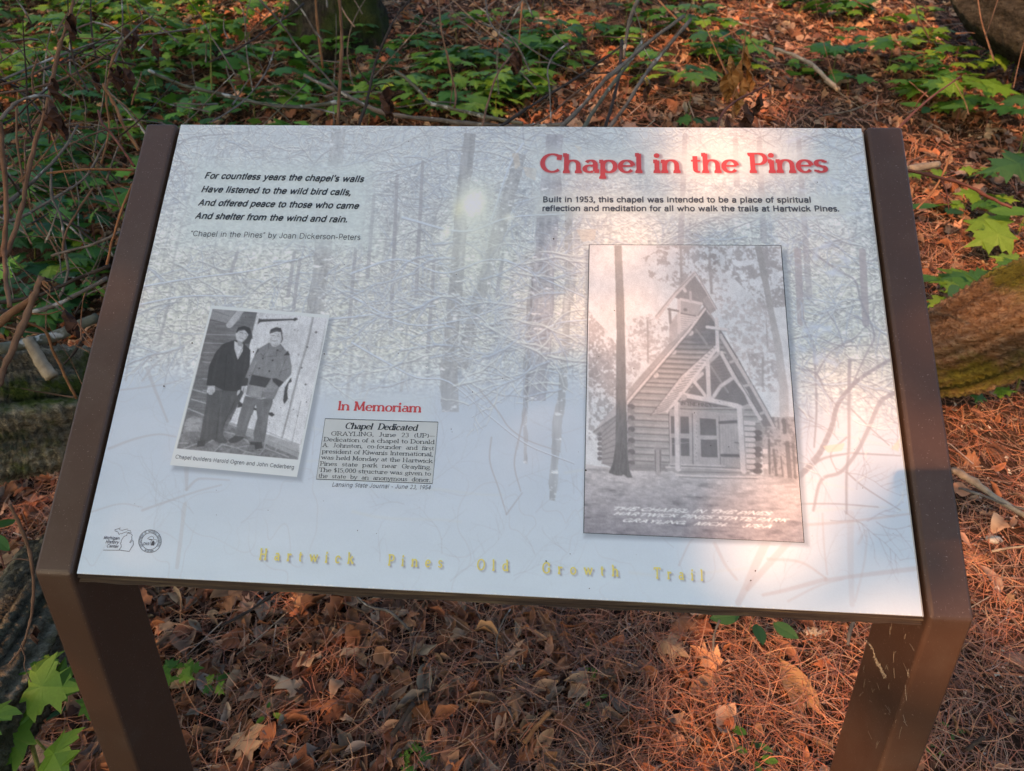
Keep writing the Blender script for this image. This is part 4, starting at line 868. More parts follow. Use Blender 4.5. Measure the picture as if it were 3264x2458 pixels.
seg += px_strip(g8((1450, 490), (1500, 450), (1570, 420), (1610, 450), (1625, 510), (1700, 520), (1720, 560), (1690, 575)), 1.3)
seg.append(g8((1455, 490), (1540, 500), (1620, 515), (1560, 535), (1500, 515))); seg.append(g8((1545, 670), (1555, 600), (1590, 550), (1625, 540), (1650, 600), (1630, 675)))
seg += px_strip(g8((1520, 665), (1530, 600), (1560, 540)), 1.2)+px_strip(g8((1655, 640), (1670, 600), (1700, 570)), 1.2)
ring = panel_poly("resources_department_emblem", seg, M_GRY, panel, .0004)
sans("emblem_lettering", [("DNR", g8((1328, 662))[0], g8((1500, 668))[0], 8.5, .12, .15)], M_GRY, ring)
# flecks of grime
rg = np.random.default_rng(3); q = []
for i in range(90):
    x, y = rg.uniform(400, 2900), rg.uniform(430, 1880); r = rg.choice([.8, 1., 1.3, 1.8, 3.]); n = 5
    q.append([(x+r*math.cos(k*1.257)*rg.uniform(.6, 1.3), y+r*math.sin(k*1.257)*rg.uniform(.6, 1.3)) for k in range(n)])
sp = panel_poly("grime", q, flat_mat("grime", (.06, .045, .035), .8), panel, .0009); sp['kind'] = 'stuff'
# dust caught on the right leg and a torn cobweb
XI = .5-PW-.0006
def side_pt(px, py, x=XI):
    v = ray(px, py); t = (x-CAM[0])/v[0]; return CAM+v*t
s5 = mk(2164, 1638, 2.011); V = []; Fc = []; rg = np.random.default_rng(12)
web = spline([side_pt(*p) for p in s5((1197, 803), (1240, 850), (1265, 920), (1300, 985), (1335, 1050))], 10)
for k in range(34):
    i0 = rg.integers(0, len(web)-6); i1 = min(len(web)-1, i0+rg.integers(4, 16)); w = web[i0:i1]+rg.normal(0, .0014, (i1-i0, 3))*np.linspace(.3, 1.3, i1-i0)[:, None]; w[:, 0] = XI-.0006-abs(w[:, 0]-XI)
    if len(w) < 3: continue
    v, f = tube_data(w, np.full(len(w), .00022), 3); kk = len(V); V += v.tolist(); Fc += [tuple(a+kk for a in g) for g in f]
for k in range(40):
    p = side_pt(*s5((rg.uniform(1180, 1500), rg.uniform(700, 1500)))[0]); d = rg.normal(0, 1, 3)*.006; d[0] = 0; w = np.array([p, p+d*.5+[-.0005, 0, .001], p+d]); v, f = tube_data(w, np.full(3, .00012), 3); kk = len(V); V += v.tolist(); Fc += [tuple(a+kk for a in g) for g in f]
web_o = link("cobweb", mesh_np("cobweb", V, Fc, flat_mat("cobweb_silk", (.42, .38, .28), .8)), None, "torn dusty cobweb hanging on the inner side of the right sign leg", "cobweb")

# ---------------------------------------------------------------- forest floor
def make_ground():
    def axis(lo, hi, c, fine, n):
        t = np.linspace(-1, 1, n); s = np.sinh(t*3.6)/np.sinh(3.6); return np.where(s < 0, c+s*(c-lo), c+s*(hi-c))
    xs = axis(-60, 60, 0, 0, 300); ys = axis(-30, 90, 1.0, 0, 300)
    X, Y = np.meshgrid(xs, ys); Z = hz(X, Y)
    V = np.stack([X.ravel(), Y.ravel(), Z.ravel()], 1); w, h = len(xs), len(ys); i = (np.arange(h-1)[:, None]*w+np.arange(w-1)[None, :]).ravel(); Fc = np.stack([i, i+1, i+w+1, i+w], -1)
    m = NT("forest_soil", .95, .15); a = m.noise(3, 6); b = m.noise(38, 6, .7); c = m.noise(150, 4, .7)
    base = m.ramp(b, [(.25, (.020, .012, .008)), (.45, (.062, .032, .018)), (.60, (.115, .058, .030)), (.78, (.20, .12, .07))]); base = m.mix(m.ramp(a, [(.4, (0, 0, 0)), (.65, (.6, .6, .6))]), base, (.035, .022, .014))
    m.base(m.mix(.5, base, m.ramp(c, [(.3, (.25, .25, .25)), (.7, (1, 1, 1))]), 'MULTIPLY')); m.bump(b, .9, .02)
    link("ground", mesh_np("ground", V, Fc, m.m, smooth=True), kind='structure')
make_ground()

# ---------------------------------------------------------------- logs
def bark_mat(name, wood_a, wood_b, moss, moss_lo, moss_hi, grain=(1, 1, 9), lichen=None):
    m = NT(name, .9, .2); g = m.noise(11, 8, .7, stretch=grain); n2 = m.noise(3.4, 5, .6); n3 = m.noise(70, 5, .7)
    c = m.ramp(g, [(.28, tuple(np.array(wood_a)*.25)), (.45, wood_a), (.70, wood_b)])
    if lichen: c = m.mix(m.ramp(m.noise(14, 6, .7), [(.56, (0, 0, 0)), (.62, (1, 1, 1))]), c, lichen)
    ms = m.mix(n3, tuple(np.array(moss)*.45), tuple(np.array(moss)*1.6)); c = m.mix(m.ramp(n2, [(moss_lo, (0, 0, 0)), (moss_hi, (1, 1, 1))]), c, ms)
    crk = m.ramp(m.noise(26, 4, .6, stretch=tuple(g_*.6 for g_ in grain)), [(.34, (.15, .15, .15)), (.41, (1, 1, 1))]); at_ = m.n('Attribute'); at_.attribute_name = 'Col'; c = m.mix(1., c, at_.outputs['Color'], 'MULTIPLY'); c = m.mix(.6, c, crk, 'MULTIPLY'); m.base(c); h = m.n("Math"); h.operation = 'ADD'; m.l(g, h.inputs[0]); m.l(n3, h.inputs[1]); m.bump(h.outputs[0], 1., .035); return m.m
def make_log(name, P, R, mat, label, seed, rings=110, sides=90, rough=.10, hollow=False):
    rnd = np.random.default_rng(seed); C = spline(P, rings//(len(P)-1)); m = len(C); R = np.interp(np.linspace(0, 1, m), np.linspace(0, 1, len(R)), R)
    L = np.concatenate([[0], np.cumsum(np.linalg.norm(np.diff(C, axis=0), axis=1))])
    V, Fc = tube_data(C, R, sides)
    ang = np.arange(sides)*2*math.pi/sides; ph = rnd.uniform(0, 6.28, 12)
    gr = np.convolve(np.r_[rnd.normal(0, 1, sides), 0, 0], [.5, 1, .5], 'same')[:sides]; gr2 = rnd.normal(0, 1, sides); GC = []
    for i in range(m):
        tw = int(L[i]*5); mixg = (L[i]*5) % 1; g_ = np.roll(gr, tw)*(1-mixg)+np.roll(gr, tw+1)*mixg; g2_ = gr2*math.cos(L[i]*2.2)+gr*math.sin(L[i]*2.2)*.5; GC += list(np.clip(.72+.16*g_+.17*g2_+.08*rnd.uniform(-1, 1, sides), .22, 1.15))
        f = 1+rough*(.28*g_+.35*np.sin(ang*3+ph[0]+L[i]*1.3)+.22*np.sin(ang*7+ph[1]+L[i]*2.1+np.sin(L[i]*5))+.18*np.sin(ang*13+ph[2]-L[i]*3)+.15*np.sin(ang*19+ph[3]+L[i]*1.1)+.25*np.sin(L[i]*9+ph[4]+ang)+.30*rnd.uniform(-1, 1, sides))
        V[i*sides:(i+1)*sides] = C[i]+(V[i*sides:(i+1)*sides]-C[i])*f[:, None]
    me = mesh_np(name, V, Fc, mat, np.array(GC+[.8, .8])[:, None]*np.ones(3), smooth=True); o = link(name, me, None, label, "log"); return o
M_MOSSY = bark_mat("mossy_wood", (.40, .33, .21), (.85, .74, .52), (.15, .20, .03), .53, .585, (1.2, 9, 9), (.26, .29, .20))
M_MOSSY2 = bark_mat("weathered_wood", (.26, .225, .14), (.62, .56, .39), (.14, .16, .035), .57, .66, (5, 1.6, 6), None)
M_GOLD = bark_mat("golden_mossy_wood", (.42, .23, .11), (.80, .56, .33), (.30, .28, .04), .50, .60, (1.6, 7, 8))
M_GREYBARK = bark_mat("grey_log_bark", (.085, .075, .055), (.19, .17, .125), (.07, .075, .025), .54, .66, (2, 2, 6))
c4_ = mk(0, 800, 1.984); c5_ = mk(0, 1638, 2.011); c3_ = mk(2164, 0, 2.011); c6_ = mk(2164, 800, 1.984); c1_ = mk(0, 0, 2.011); c2_ = mk(1080, 0, 2.011); c9_ = mk(2164, 1638, 2.011)
def on_floor(p, lift): q, t = ground_at(*p); q = q.copy(); q[2] = float(hz(q[0], q[1]))+lift; return q
def far_pt(p, depth): return at(p[0], p[1], depth)
log_a = make_log("mossy_log", [far_pt(c4_((-500, 1120))[0], 1.92), far_pt(c4_((0, 1060))[0], 1.86), far_pt(c4_((420, 1010))[0], 1.86), far_pt(c4_((1000, 960))[0], 1.98)], [.145, .138, .132, .12], M_MOSSY, "thick rotten log with green moss and pale wood left of the sign", 3, rough=.16)
log_b = make_log("weathered_log", [far_pt(c5_((-420, 1650))[0], 1.50), far_pt(c5_((-60, 1180))[0], 1.55), far_pt(c5_((170, 800))[0], 1.66), far_pt(c5_((420, 300))[0], 1.85)], [.088, .088, .085, .08], M_MOSSY2, "grey furrowed log at the lower left beside the left sign leg", 5, rough=.19)
log_c = make_log("golden_log", [far_pt(c6_((1300, 700))[0], 2.35), far_pt(c6_((1750, 600))[0], 2.3), far_pt(c6_((2150, 420))[0], 2.3), far_pt(c6_((2700, 180))[0], 2.35)], [.10, .125, .135, .13], M_GOLD, "sunlit brown log with yellow moss right of the right sign post", 8, rough=.17)
log_d = make_log("fallen_trunk", [far_pt(c3_((1960, -480))[0], 5.0), far_pt(c3_((2105, -120))[0], 4.6), far_pt(c3_((2400, 60))[0], 4.4), far_pt(c3_((2950, 300))[0], 4.2)], [.22, .24, .25, .26], M_GREYBARK, "big smooth grey fallen trunk at the upper right of the clearing", 11, rough=.07)

# ---------------------------------------------------------------- standing trees
M_PINEBARK = bark_mat("dark_pine_bark", (.045, .036, .022), (.15, .12, .08), (.06, .08, .015), .48, .56, (5, 5, 1.2))
def trunk_tree(px, r, h, label, mat, depth=None):
    p, t = ground_at(*px); z = float(hz(p[0], p[1])); rn = np.random.default_rng(int(px[0])); root = link("pine_tree", None, None, label, "tree"); root.location = (p[0], p[1], z)
    P = [np.array([0, 0, -.3]), np.array([0, 0, .1]), np.array([.02, 0, .8]), np.array([.05, .03, h*.5]), np.array([0, .1, h])]
    V, Fc = tube_data(spline(P, 8), np.interp(np.linspace(0, 1, 33), [0, .25, .4, 1], [r*1.5, r*1.25, r, r*.5]), 26, rn); link("trunk", mesh_np("trunk", V, Fc, mat, rn.uniform(.5, 1.1, (len(V), 1))*np.ones(3), smooth=True), root)
    return root
trunk_tree((1085, 120), .22, 7, "dark thick tree base behind the ferny undergrowth above the sign's left half", M_PINEBARK)

# ---------------------------------------------------------------- sticks, dead branches and saplings
def stick_mat(name, a, b, pale=None):
    m = NT(name, .8, .3); n = m.noise(40, 5, .6); c = m.ramp(n, [(.3, a), (.65, b)])
    if pale: c = m.mix(m.ramp(m.noise(24, 3), [(.60, (0, 0, 0)), (.64, (1, 1, 1))]), c, pale)
    m.base(c); m.bump(m.noise(160, 4), .5, .002); return m.m
SM = {'tan': stick_mat("tan_twig_bark", (.12, .062, .034), (.24, .135, .078)), 'grey': stick_mat("grey_twig_bark", (.085, .070, .056), (.20, .17, .135), (.42, .40, .34)), 'dark': stick_mat("dark_twig_bark", (.022, .016, .012), (.065, .048, .036)),
      'green': stick_mat("green_grey_bark", (.07, .07, .045), (.17, .165, .11), (.45, .44, .38)), 'red': stick_mat("reddish_twig_bark", (.10, .035, .025), (.19, .08, .055)), 'pale': stick_mat("pale_dead_wood", (.22, .17, .11), (.42, .34, .23)), 'orange': stick_mat("orange_brown_bark", (.17, .075, .03), (.30, .15, .065)),
      'stem': stick_mat("green_stem", (.10, .12, .02), (.20, .20, .045))}
M_WITHER = stick_mat("withered_leaf", (.028, .014, .009), (.085, .038, .022)); M_WITHER2 = stick_mat("withered_orange_leaf", (.20, .085, .02), (.34, .17, .05))
TW = random.Random(21)
def safe(p, depth):
    g, t = ground_at(*p); return at(p[0], p[1], min(depth, t-.012))
def stick(pts, w0, w1, d0, d1, mat, label, cat="branch", twigs=(), withered=(), name=None, wm=M_WITHER):
    """pts in photo pixels; w = thickness in photo pixels; d = distances from the camera"""
    n = len(pts); P = [safe(p, d0+(d1-d0)*i/(n-1)) for i, p in enumerate(pts)]; C = spline(P, 5); m = len(C)
    r0 = w0/2*d0/F_PX; r1 = w1/2*d1/F_PX; R = np.interp(np.linspace(0, 1, m), [0, 1], [r0, r1]); rn = np.random.default_rng(int(pts[0][0]*7+pts[-1][1])); C = C+rn.normal(0, .12 if w0 < 20 else .02, (m, 3))*R[:, None]
    amp = .10 if w0 < 20 else .03; R = R*(1+amp*rn.normal(0, 1, m)); R[rn.random(m) < .12] *= 1+2.2*amp
    V, Fc = tube_data(C, R, 7, rn); nm = name or ("dead_branch" if cat == "branch" else cat.replace(' ', '_'))
    o = link(nm, mesh_np(nm, V, Fc, SM[mat], smooth=True), None, label, cat, "dead branches behind and around the sign" if cat == "branch" else None)
    for tp, w in twigs:
        dd = d0+(d1-d0)*.5; Q = spline([safe(p, dd) for p in tp], 4); V, Fc = tube_data(Q, np.linspace(w/2, w/4, len(Q))*dd/F_PX, 5, rn); link("twig", mesh_np("twig", V, Fc, SM[mat], smooth=True), o)
    for (x, y), s in withered: wither(x, y, s, d0+(d1-d0)*.5, o, wm)
    return o
def wither(x, y, s, d, parent, mat):
    """crumpled hanging leaf: s = length in photo pixels"""
    rn = np.random.default_rng(int(x*3+y)); A = safe((x, y), d); L = s*d/F_PX; V = []; Fc = []
    k = 7; ph = rn.uniform(0, 6.28, 3); dirn = np.array([rn.uniform(-.25, .25), rn.uniform(-.2, .2), -1.])
    for i in range(k):
        t = i/(k-1); wd = L*.22*math.sin(math.pi*min(.98, t*.9+.06)); c = A+dirn*L*t
        for j in range(4):
            a = ph[0]+t*3+(j-1.5)*1.3; V.append(c+np.array([math.cos(a), math.sin(a), 0])*wd*(1+.4*math.sin(j*2.1+i*1.7))+rn.normal(0, .05, 3)*L*.5)
    for i in range(k-1):
        for j in range(3): a = i*4+j; Fc.append((a, a+1, a+5, a+4))
    return link("withered_leaf", mesh_np("withered_leaf", V, Fc, mat), parent)
B = [ # pts, w0, w1, d0, d1, mat, label
 (c1_((470, 0), (440, 130), (385, 290), (340, 480), (312, 640), (240, 860), (190, 1060), (150, 1280), (90, 1500), (30, 1649)), 7, 12, 1.35, 1.30, 'tan', "long pinkish tan stem rising full height at the far left of the photo", [], [((165, 250), 60), ((140, 345), 60), ((175, 355), 70), ((225, 45), 60)]),
 (c1_((0, 770), (60, 700), (130, 645), (230, 615), (312, 618), (330, 650)), 9, 5, 1.25, 1.28, 'grey', "grey arching twig with a withered leaf tuft at the left edge", [], [((158, 318), 70)]),
 (c1_((0, 780), (15, 1000), (35, 1180), (40, 1400), (20, 1649)), 11, 12, 1.25, 1.25, 'tan', "stout upright brown stem hugging the left edge of the photo", [(c1_((40, 1190), (72, 1178)), 6)], []),
 (c1_((0, 1340), (110, 1250), (300, 1080), (420, 940), (500, 800)), 9, 5, 1.6, 1.7, 'grey', "slanting grey branch crossing low behind the upright stem at left", [], []),
 (c1_((950, 450), (1030, 490), (1200, 555), (1400, 600), (1600, 650), (1800, 680), (1950, 685), (2190, 655)), 8, 12, 2.3, 2.4, 'green', "long sagging branch with white lichen patches left of centre above the sign", [(c1_((1700, 655), (1760, 690), (1860, 780)), 5), (c1_((1960, 540), (1760, 730), (1680, 810)), 5)], []),
 (c1_((1950, 480), (2060, 540), (2180, 590))+c2_((100, 640), (200, 690), (330, 735), (600, 765), (900, 800), (1200, 815), (1450, 800)), 9, 16, 2.35, 2.1, 'grey', "thick grey branch lying along the top edge of the panel", [(c2_((0, 655), (60, 650), (110, 640)), 6)], []),
 (c2_((360, 455), (450, 520), (530, 600), (580, 660), (700, 690), (900, 740), (1050, 770), (1180, 795)), 9, 12, 2.25, 2.1, 'green', "bent mottled branch joining the thick one above the panel's middle", [], []),
 (c2_((455, 0), (370, 100), (320, 200), (240, 380), (205, 530), (170, 680), (120, 830)), 5, 9, 1.7, 1.55, 'dark', "dark knobbly twig rising from the panel's top edge left of centre", [(c2_((335, 165), (380, 160), (425, 182)), 4), (c2_((370, 100), (410, 88), (440, 105)), 4), (c2_((200, 540), (150, 480), (115, 420), (125, 350)), 5), (c2_((205, 590), (250, 545), (310, 540), (330, 570)), 5)], [(c2_((315, 560))[0], 80), (c2_((325, 640))[0], 60)]),
 (c2_((1915, 0), (1870, 110), (1840, 250), (1825, 380)), 11, 8, 2.0, 1.95, 'grey', "short grey fork end above the crossing branches right of centre", [(c2_((1885, 40), (1935, 180), (1945, 280), (2000, 390)), 4)], []),
 (c2_((2212, 105), (2000, 260), (1850, 390), (1700, 520), (1560, 680), (1390, 845)), 9, 14, 1.8, 1.55, 'grey', "thickest of the grey branches crossing behind the title", [], []),
 (c2_((2260, 120), (2050, 370), (1950, 500), (1850, 660), (1715, 845)), 9, 12, 1.7, 1.5, 'grey', "rightmost slanting grey branch crossing behind the title", [(c2_((1965, 490), (1990, 520), (1995, 560)), 4)], [(c2_((1990, 540))[0], 50)]),
 (c2_((1940, 270), (1860, 400), (1740, 560), (1640, 700), (1555, 845)), 9, 12, 1.9, 1.6, 'green', "greenish lichened branch in the crossing above the title", [], []),
 (c2_((1812, 260), (1800, 450), (1760, 640), (1700, 845)), 9, 11, 2.0, 1.7, 'dark', "upright dark stem in the crossing above the title", [], []),
 (c2_((1830, 280), (1600, 450), (1400, 575), (1200, 700), (990, 845)), 5, 11, 1.9, 1.55, 'dark', "long dark branch slanting left above the start of the title", [(c2_((1240, 680), (1260, 610), (1280, 590)), 4)], [(c2_((1385, 620))[0], 35)]),
 (c2_((1680, 490), (1500, 610), (1350, 740), (1180, 845)), 4, 6, 1.9, 1.6, 'tan', "thin tan twig under the long dark branch above the title", [], []),
 (c2_((1470, 280), (1380, 350), (1338, 450), (1350, 560), (1362, 840)), 5, 4, 1.9, 1.65, 'grey', "thin twig bent like a crook above the panel right of centre", [], []),
 (c2_((1120, 340), (1020, 470), (960, 640), (912, 840)), 5, 6, 1.9, 1.65, 'tan', "lone tan twig with a dry seed tuft above the panel's middle", [], [(c2_((1130, 320))[0], 60), (c2_((1150, 340))[0], 60), (c2_((1165, 350))[0], 50)]),
 (c2_((640, 0), (660, 200), (710, 430), (750, 600), (742, 690)), 5, 6, 2.2, 2.1, 'tan', "slender pale sapling stem curving down above the panel's centre", [(c2_((690, 320), (720, 450), (728, 560), (712, 680)), 4)], []),
 (c2_((940, 0), (960, 120), (1010, 200), (1110, 280)), 5, 5, 2.9, 2.7, 'grey', "short curved grey twig near the top edge above the panel's centre", [], []),
 (c2_((1545, 340), (1600, 460), (1750, 470), (1910, 490)), 5, 4, 1.9, 1.9, 'dark', "dark twig lying across the crossing branches", [], []),
 (c1_((1665, 0), (1800, 150), (1930, 330), (2080, 480), (2160, 580)), 6, 6, 2.1, 2.2, 'grey', "straight thin grey branch slanting down beside the two thin tree stems", [(c1_((1790, 150), (1820, 80), (1830, 0)), 4)], []),
 (c1_((1945, 25), (1880, 80), (1700, 200), (1550, 300), (1340, 400)), 6, 4, 2.6, 2.4, 'dark', "dark twig slanting left behind the thin grey branch", [], []),
 (c1_((590, 140), (700, 170), (790, 230)), 6, 5, 1.6, 1.6, 'grey', "short grey arched twig in the tangle upper left", [(c1_((790, 220), (740, 290), (700, 350)), 4)], [((398, 85), 50)]),
 (c1_((590, 145), (480, 190), (380, 260)), 4, 4, 1.6, 1.5, 'tan', "thin tan twig meeting the full-height stem upper left", [], []),
 (c1_((0, 520), (200, 430), (400, 350), (600, 280), (800, 240), (1050, 210), (1280, 180)), 6, 3, 1.7, 1.9, 'grey', "upper long grey branch sweeping across the left tangle", [(c1_((0, 400), (120, 330), (280, 300)), 3)], [((430, 92), 50), ((490, 120), 50)]),
 (c1_((0, 600), (200, 570), (420, 500), (600, 400), (790, 290)), 6, 4, 1.6, 1.7, 'tan', "lower long tan branch sweeping across the left tangle", [], []),
 (c1_((0, 545), (160, 500), (330, 420), (520, 370), (690, 270)), 5, 3, 1.5, 1.7, 'tan', "middle of the three long branches sweeping across the left tangle", [], []),
 (c1_((630, 710), (650, 780), (700, 840), (780, 950), (862, 1065)), 6, 7, 1.45, 1.35, 'red', "reddish twig ending at the left post's top half", [(c1_((640, 820), (700, 845)), 4), (c1_((740, 1010), (800, 1012)), 4)], []),
 (c1_((660, 540), (740, 680), (790, 800), (890, 965)), 8, 9, 1.5, 1.4, 'orange', "orange-brown branch slanting to the left post's upper end", [], [((375, 210), 60), ((398, 215), 60), ((415, 225), 60), ((350, 215), 50)]),
 (c1_((300, 1110), (450, 1095), (600, 1085), (860, 1090)), 5, 8, 1.5, 1.4, 'orange', "level tan stick reaching the left post", [], []),
 (c1_((600, 1200), (500, 1350), (420, 1500), (400, 1649)), 5, 6, 1.5, 1.5, 'tan', "curved reddish twig low in the left tangle", [], []),
 (c1_((855, 1170), (780, 1350), (720, 1550), (685, 1700)), 6, 7, 1.3, 1.3, 'orange', "straight orange twig running close along the left post", [], []),
 (c1_((0, 1430), (120, 1400), (300, 1300), (450, 1210), (560, 1120), (690, 890)), 8, 5, 1.55, 1.6, 'grey', "forked grey branch rising to the right in the left tangle", [], []),
 (c1_((105, 690), (108, 900), (130, 1050), (158, 1210)), 5, 5, 1.45, 1.45, 'tan', "thin upright twig between the two left stems", [], []),
 (c1_((770, 1490), (600, 1565), (470, 1600), (330, 1640)), 8, 6, 1.45, 1.5, 'grey', "pale stick lying behind the left post's middle", [], []),
 (c1_((215, 610), (207, 480), (240, 370)), 5, 4, 1.35, 1.35, 'tan', "little knobbly upright twig near the left edge", [], []),
 (c1_((330, 1080), (330, 1250), (390, 1400), (430, 1649)), 6, 6, 1.55, 1.5, 'grey', "grey upright twig behind the level tan stick", [], []),
 (c1_((760, 300), (710, 420), (680, 640), (700, 820), (650, 1050)), 6, 5, 1.6, 1.5, 'orange', "orange upright twig with dry tufts in the left tangle", [], [((300, 230), 50)]),
 (c1_((1760, 320), (1700, 470), (1580, 630), (1460, 720), (1340, 790)), 4, 4, 2.2, 1.9, 'grey', "thin grey twig slanting toward the poem corner of the panel", [(c1_((1665, 410), (1690, 460)), 3)], []),
 (c1_((1450, 420), (1470, 500), (1520, 620)), 4, 4, 2.1, 2.1, 'grey', "short twig in the dark gap above the poem", [], []),
 (c4_((265, 160), (200, 330), (120, 520), (30, 730), (-40, 900)), 15, 18, 1.05, 1.05, 'tan', "snapped thick stick with a splintered end left of the sign", [], []),
 (c4_((-20, 470), (60, 400), (150, 340), (230, 290)), 22, 16, 1.12, 1.12, 'orange', "thick bent stick behind the snapped one at the left edge", [], []),
 (c4_((0, 385), (60, 378), (110, 358)), 12, 9, 1.2, 1.2, 'dark', "stubby dark stick at the left edge behind the snapped stick", [], []),
 (c4_((25, 0), (40, 200), (62, 355)), 12, 11, 1.25, 1.2, 'tan', "upright brown stick ending above the snapped stick", [], []),
 (c4_((-20, 330), (120, 310), (300, 260), (480, 180), (700, 90)), 10, 9, 1.6, 1.55, 'dark', "dark stick slanting up behind the left post", [], []),
 (c4_((200, 390), (330, 350), (500, 270), (680, 170)), 12, 10, 1.5, 1.5, 'grey', "grey-brown stick slanting up beside the left post", [(c4_((330, 190), (400, 130), (520, 110), (600, 220)), 4)], []),
 (c4_((110, 415), (170, 450), (290, 510), (330, 620), (380, 720), (430, 830), (485, 935)), 7, 7, 1.2, 1.25, 'orange', "zigzag tan twig hanging over the mossy log", [(c4_((200, 395), (300, 400), (400, 370)), 5)], [((205, 990), 70), ((220, 1010), 60)]),
 (c4_((-20, 625), (150, 590), (350, 540), (480, 480), (620, 420)), 30, 27, 1.75, 1.8, 'green', "pale grey-green pole lying above the mossy log", [], []),
 (c4_((175, 560), (225, 640), (270, 720), (330, 800)), 30, 34, 1.76, 1.72, 'pale', "weathered wood stub leaning on the mossy log", [], []),
 (c4_((540, 520), (470, 640), (400, 720)), 7, 6, 1.6, 1.6, 'dark', "dark twig standing behind the mossy log", [], []),
 (c4_((410, 0), (430, 120), (400, 240), (370, 300)), 7, 6, 1.7, 1.7, 'grey', "curved grey twig in the dark hollow left of the post", [], []),
 (c5_((60, -60), (130, 80), (190, 250), (215, 450), (205, 620), (170, 780), (130, 870), (60, 960)), 9, 5, 1.15, 1.2, 'tan', "drooping reddish brown twig over the grey furrowed log", [(c5_((210, 300), (100, 290), (20, 340)), 4), (c5_((130, 840), (160, 920), (155, 980), (200, 1080)), 4)], [((112, 2000), 50)]),
 (c3_((1805, 492), (1650, 600), (1530, 700), (1400, 830)), 4, 7, 1.6, 1.4, 'red', "reddish twig leaning right from the right post's top", [(c3_((1590, 590), (1540, 640), (1515, 690)), 4)], []),
 (c3_((1470, 1092), (1680, 1140), (1850, 1190), (2000, 1270), (2135, 1332)), 9, 7, 1.35, 1.35, 'red', "knobbly reddish branch reaching right from the right post", [(c3_((1680, 1150), (1715, 1230), (1730, 1345)), 5), (c3_((1690, 1130), (1770, 1098)), 4)], []),
 (c3_((610, 310), (750, 360), (860, 420), (940, 500), (1025, 575)), 9, 11, 3.2, 2.9, 'pale', "dead pale limb lying on sunlit litter above the title's end", [], []),
 (c3_((575, 537), (480, 590), (360, 650), (280, 730), (240, 845)), 5, 8, 1.65, 1.5, 'red', "reddish twig with dangling dry leaves above the word Pines", [], [(c3_((530, 600))[0], 60), (c3_((430, 660))[0], 80), (c3_((310, 740))[0], 50)]),
 (c3_((460, -10), (455, 120), (462, 250)), 4, 5, 2.8, 2.8, 'orange', "thin straight orange stem above the panel's right half", [], []),
 (c3_((920, 740), (1100, 710), (1260, 645)), 5, 4, 2.6, 2.6, 'grey', "thin pale twig lying on the litter above the right post", [], []),
 (c3_((1480, 1085), (1570, 1068), (1665, 1052)), 22, 18, 1.9, 1.95, 'pale', "short blunt yellowish stick beside the right post", [], []),
 (c3_((1745, 970), (1690, 1120), (1610, 1250), (1525, 1340)), 5, 6, 1.8, 1.7, 'orange', "thin bent twig standing beside the short blunt stick", [], []),
 (c6_((1735, 1385), (1850, 1450), (2000, 1560), (2200, 1680)), 19, 15, 1.85, 1.75, 'pale', "tan bare stick lying on needles right of the right post", [], []),
 (c6_((1770, 1500), (1900, 1540), (2060, 1600), (2200, 1640)), 8, 5, 1.8, 1.75, 'grey', "thin grey twig below the tan bare stick at the right", [], []),
 (c9_((2005, 240), (2100, 222), (2230, 205)), 6, 5, 1.75, 1.75, 'pale', "whitish twig near the right edge below the tan stick", [], []),
 (c9_((1120, 670), (1095, 760), (1080, 840)), 11, 9, 1.5, 1.5, 'grey', "short grey twig on the ground just left of the right leg", [], []),
 (c9_((262, 680), (225, 780), (220, 880)), 7, 6, 1.5, 1.5, 'grey', "thin curved grey twig beneath the trail lettering's end", [], []),
 (c9_((1850, 1510), (1900, 1470), (1960, 1430)), 12, 9, 1.6, 1.6, 'dark', "short dark stick right of the right leg's lower end", [], []),
 (c5_((1420, 720), (1600, 620), (1760, 510), (1850, 460)), 8, 10, 1.55, 1.6, 'dark', "dark twig slanting up to the panel's lower left edge", [], []),
 (mk(1080, 1638, 2.011)((80, 500), (190, 590), (310, 620), (400, 690), (450, 740)), 5, 9, 1.5, 1.45, 'grey', "grey lichened twig just below the panel's lower edge", [], []),
 (mk(1080, 1638, 2.011)((340, 1420), (410, 1320), (480, 1210)), 15, 12, 1.45, 1.45, 'dark', "short dark stick lying at the bottom middle among leaves", [], []),
 (mk(1080, 1638, 2.011)((960, 1010), (1080, 940), (1200, 870)), 6, 5, 1.45, 1.45, 'tan', "slim tan twig beside the lichened crust below the panel", [], []),
 (mk(1080, 1638, 2.011)((1190, 1470), (1260, 1370), (1360, 1260)), 13, 14, 1.42, 1.42, 'orange', "curled strip of brown bark at the bottom right of centre", [], []),
 (mk(1080, 1638, 2.011)((1020, 930), (1010, 820), (1050, 690), (1100, 610)), 4, 4, 1.45, 1.5, 'grey', "thin arching grey stalk below the panel's middle", [], []),
]
for b in B: stick(b[0], b[1], b[2], b[3], b[4], b[5], b[6], twigs=b[7], withered=b[8])
# splintered end of the snapped stick
sp_root = [o for o in col.objects if o.get('label', '').startswith("snapped thick stick")][0]
rn = np.random.default_rng(2)
for k in range(14):
    A = at(*c4_((262+rn.uniform(-12, 25), 175+rn.uniform(-10, 20)))[0], 1.05); Bp = at(*c4_((300+rn.uniform(-30, 60), 215+rn.uniform(-30, 60)))[0], 1.05+rn.uniform(-.02, .03))
    V, Fc = tube_data(np.array([A, (A+Bp)/2+rn.normal(0, .002, 3), Bp]), np.array([.0016, .0012, .0003]), 4); link("splinter", mesh_np("splinter", V, Fc, SM['orange' if k % 2 else 'dark']), sp_root)
